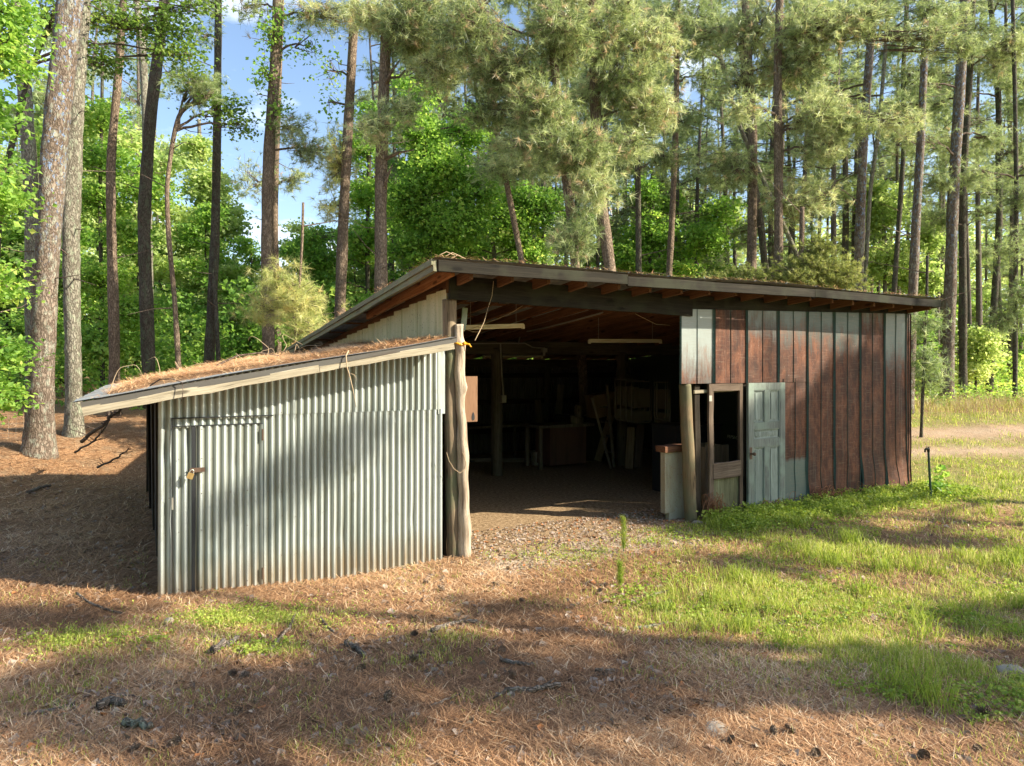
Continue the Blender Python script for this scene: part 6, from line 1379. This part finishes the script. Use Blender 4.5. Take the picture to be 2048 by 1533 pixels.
stick([(1300, 1197), (1343, 1182)], .012, 'pale stick lying in the bright grass')
stick([(640, 1228), (655, 1250), (668, 1262)], .011, 'small dark twig below the corrugated wall')
stick([(860, 1425), (930, 1398)], .008, 'fine straight twig in the dim lower middle')
stick([(220, 1390), (270, 1398), (292, 1408), (294, 1420)], .008, 'hooked thin twig at the lit edge of the left band')
stick([(55, 996), (80, 988), (102, 984)], .030, 'pale short log in the shadow beside the side room')
# brush pile and leaning branch beside the lean-to
def wpts(L): return [PX(*p) for p in L]
def dead_branch(pts, r0, r1, label, seed, nt=9):
    q = np.random.default_rng(seed); P = np.array([PX(*p) for p in pts]); c = P[0].copy(); u = np.linspace(0, len(P) - 1, 16)
    Q = np.stack([np.interp(u, range(len(P)), P[:, k]) for k in range(3)], 1) - c; Q[1:] += q.normal(0, r0 * .5, (15, 3)); mb = MB(seed); mb.tube(Q, np.linspace(r0, r1, 16), 7)
    for i in range(nt):
        a = Q[q.integers(2, 15)]; d = q.normal(0, 1, 3); d[2] = abs(d[2]) * .4; d = d / np.linalg.norm(d) * q.uniform(.12, .5); mb.tube([a, a + d * .5 + q.normal(0, .02, 3), a + d], [r1 * .8, r1 * .5, r1 * .15], 5)
    o = mb.build('dead_branch', 'twig', None, True); o.location = tuple(c); tag(o, label, 'branch')
dead_branch([(163, 884, 12.5), (190, 862, 12.3), (215, 845, 12.1), (236, 822, 11.8), (240, 812, 11.6)], .035, .016, 'dead branch propped under the lean-to eave', 1, 14)
dead_branch([(150, 905, 12.3), (185, 885, 12.1), (205, 865, 11.9), (225, 826, 11.8)], .020, .010, 'thinner crossing dead branch under the eave tip', 2, 9)
dead_branch([(195, 935, 11.8), (235, 915, 11.5), (262, 898, 11.2)], .02, .009, 'fallen branch in the shade near the side wall', 3, 9)

# stones
for (px, py, w_, d_, h_, lab) in ((1432, 1462, .11, .075, .022, 'flat pale stone at the lower edge of the litter'), (2022, 1350, .11, .07, .045, 'grey stone in the grass at the right edge'), (338, 1250, .06, .04, .035, 'small dark rock in the left litter'), (1395, 1048, .08, .05, .03, 'small rock at the foot of the door post'), (1520, 1258, .05, .04, .015, 'tiny pale stone in the right grass')):
    g = G(px, py); mb = MB(int(px)); mb.sphere((0, 0, 0), 1.0, 12, (w_, d_, h_), .07); o = mb.build('stone', 'stone', None, True); o.location = (g[0], g[1], H1(g[0], g[1]) + h_ * .3); o.rotation_euler = (0, 0, px % 3); tag(o, lab, 'stone')

# water standpipe
g = PX(1863, 985, 10.9); gz = H1(g[0], g[1]); base = np.array((g[0], g[1], gz)); zt_ = PX(1858, 902, 10.9)[2] - gz
sp = thing('standpipe', 'slim green water standpipe with a black tap by the right corner', 'water tap', base)
mb = MB(8); mb.tube([(0, 0, -.1), (-.03, 0, zt_ * .5), (-.05, 0, zt_)], .017, 10); mb.build('pipe', 'green_iron', sp)
mb = MB(8); mb.tube([(-.05, 0, zt_ - .02), (-.055, -.01, zt_ + .03), (-.10, -.03, zt_ + .035), (-.125, -.04, zt_ + .02)], [.02, .024, .019, .015], 10); mb.tube([(-.125, -.04, zt_ + .03), (-.13, -.04, zt_ - .02)], .014, 8); mb.build('spout', 'black_iron', sp)
mb = MB(8); mb.beam((-.10, -.03, zt_ + .065), (-.02, -.0, zt_ + .06), .018, .010); mb.tube([(-.06, -.015, zt_ + .03), (-.06, -.015, zt_ + .065)], .008, 6); mb.build('handle', 'black_iron', sp)

# feathery weeds
for (px, y0, y1, lab) in ((1247, 1108, 1040, 'feathery green weed standing tallest in the yard grass'), (1240, 1175, 1128, 'smaller feathery weed in front of the tallest one')):
    g = G(px, y0); base = np.array((g[0], g[1], H1(g[0], g[1]))); h_ = (y0 - y1) / F * g[1]; root = thing('feathery_weed', lab, 'weed', base)
    mb = MB(4); mb.tube([(0, 0, -.02), (.01, 0, h_)], [.006, .002], 5); mb.build('stem', 'green_iron', root)
    n = 420; z = rr.uniform(.1, 1, n) * h_; blades('fronds', base[0] + rr.normal(0, .012, n) , base[1] + rr.normal(0, .012, n), rr.uniform(.03, .09, n), np.full(n, .004), rr.uniform(.5, 1.4, n), 'grass', rr.uniform(.1, .6, n), Z=base[2] + z, kind=None, parent=root, org=base)
# leafy stalk at the standpipe
g = G(1880, 992); base = np.array((g[0], g[1], H1(g[0], g[1]))); root = thing('leafy_weed', 'tall leafy weed growing against the standpipe', 'weed', base)
mb = MB(4); mb.tube([(0, 0, -.02), (-.02, 0, .3), (.02, 0, .48)], [.006, .004, .002], 5); mb.build('stem', 'green_iron', root)
fo = Fol(5); fo.leaves(np.stack([rr.normal(0, .07, 26), rr.normal(0, .07, 26), rr.uniform(.06, .5, 26)], 1), per=3, size=.09, spread=.07); V = np.vstack(fo.lV); fast_mesh('leaves', V, np.arange(len(V)).reshape(-1, 4), M['leaf'], {'rnd': np.concatenate(fo.lR)}, False, root)
# tangles of dry vine at the wall foot
def tangle(c, n, rx, rz, lab, mat='rusty_iron'):
    mb = MB(int(n)); q = np.random.default_rng(n)
    for i in range(n):
        a = q.uniform(0, 6.28); p0 = np.array((q.normal(0, rx * .5), q.normal(0, .05), 0)); k = np.linspace(0, 1, 8); L = q.uniform(.5, 1)
        mb.tube([p0 + np.array((math.cos(a) * L * rx * .6 * x + .04 * math.sin(x * 7 + i), -.05 * x + .03 * math.sin(i + x * 4), rz * L * math.sin(x * 2.7 + .1))) for x in k], np.linspace(.005, .002, 8), 4, cap=False)
    o = mb.build('dry_vines', mat); o.location = tuple(c); o.rotation_euler = (0, 0, angs); tag(o, lab, 'vine', None, 'stuff' if False else None)
M['dry_vine'] = painted('dry_vine', (0.20, 0.085, 0.04), (0.32, 0.18, 0.10), 0.85)
tangle(W(*[SZ(1530, 985)[0], -.15, 0.04]), 17, .3, .18, 'small dry vine tangle at the foot of the panelled door', 'dry_vine')
tangle(W(SZ(1650, 970)[0], -.16, .05), 40, .65, .26, 'large reddish dry vine tangle along the foot of the rusty wall', 'dry_vine')
tangle(W(SZ(1415, 1015)[0], -.12, .05), 30, .14, .34, 'dry vine tangle climbing the bottom of the screen door', 'dry_vine')
# old wire fence at the far left
o0 = PX(-40, 890, 14.2); fz_ = H1(o0[0], o0[1]); fo_ = np.array((o0[0], o0[1], fz_)); fn = thing('wire_fence', 'rusty wire mesh fence at the far left behind the big pine', 'fence', fo_)
for i, x in enumerate((-.6, 1.0)):
    mb = MB(6); mb.tube([(x, 0, -.2), (x + .03, 0, .62)], .025, 8); mb.build('fence_post', 'wood_grey', fn)
mb = MB(6)
for z in np.linspace(.08, .55, 6): mb.tube([(x, .01 * math.sin(x * 9), z + .015 * math.sin(x * 5 + z * 9)) for x in np.linspace(-.6, 1.0, 9)], .003, 4)
for x in np.linspace(-.5, .9, 10): mb.tube([(x, 0, .05), (x + .01, 0, .56)], .0025, 4)
mb.build('wire_mesh', 'wire', fn)

# clutter in the dark of the shed
for i, (px0, py0, px1, py1, d, lab, m) in enumerate(((1258, 930, 1262, 855, 14.0, 'short brown board propped beneath the hanging chairs', 'plywood'), (1275, 932, 1281, 850, 14.1, 'second brown board propped beneath the hanging chairs', 'wood_brown'),
        (1195, 930, 1240, 770, 15.2, 'long plank leaning behind the step ladder', 'plywood'), (1090, 905, 1075, 800, 16.0, 'narrow plank leaning on the rear wall left of the workbench', 'wood_brown'), (1110, 905, 1122, 770, 16.3, 'tall plank leaning on the rear wall above the workbench', 'wood_grey'))):
    a = PX(px0, py0, d); a[2] = 0.02; b_ = PX(px1, py1, d + .25); mb = MB(700 + i); mb.beam(np.zeros(3), b_ - a, .16, .03, up=(0, -1, .1), wob=.002, seg=3)
    o = mb.build('leaning_plank', m); o.location = tuple(a); tag(o, lab, 'plank')
for i, (px, py, lab) in enumerate(((948, 925, 'low lumber offcut lying left of the left inner post'), (958, 905, 'second lumber offcut further back by the left inner post'), (1045, 925, 'lumber offcut on the dirt between the inner posts'))):
    g = G(px, py); mb = MB(710 + i); mb.beam((-.45, 0, .05), (.45, .1, .05), .12, .09, wob=.002, seg=2); o = mb.build('lumber_offcut', 'wood_grey'); o.location = (g[0], g[1], 0.0); tag(o, lab, 'lumber')
g = G(1075, 930); mb = MB(715); a = np.linspace(0, 1, 8); mb.tube([(0, 0, 0), (0, 0, .28)], [.13, .155], 18); mb.tube([(0, 0, .27), (0, 0, .29)], [.165, .165], 18); o = mb.build('bucket', 'conduit'); o.location = (g[0], g[1], 0); tag(o, 'round metal bucket standing left of the workbench', 'bucket')
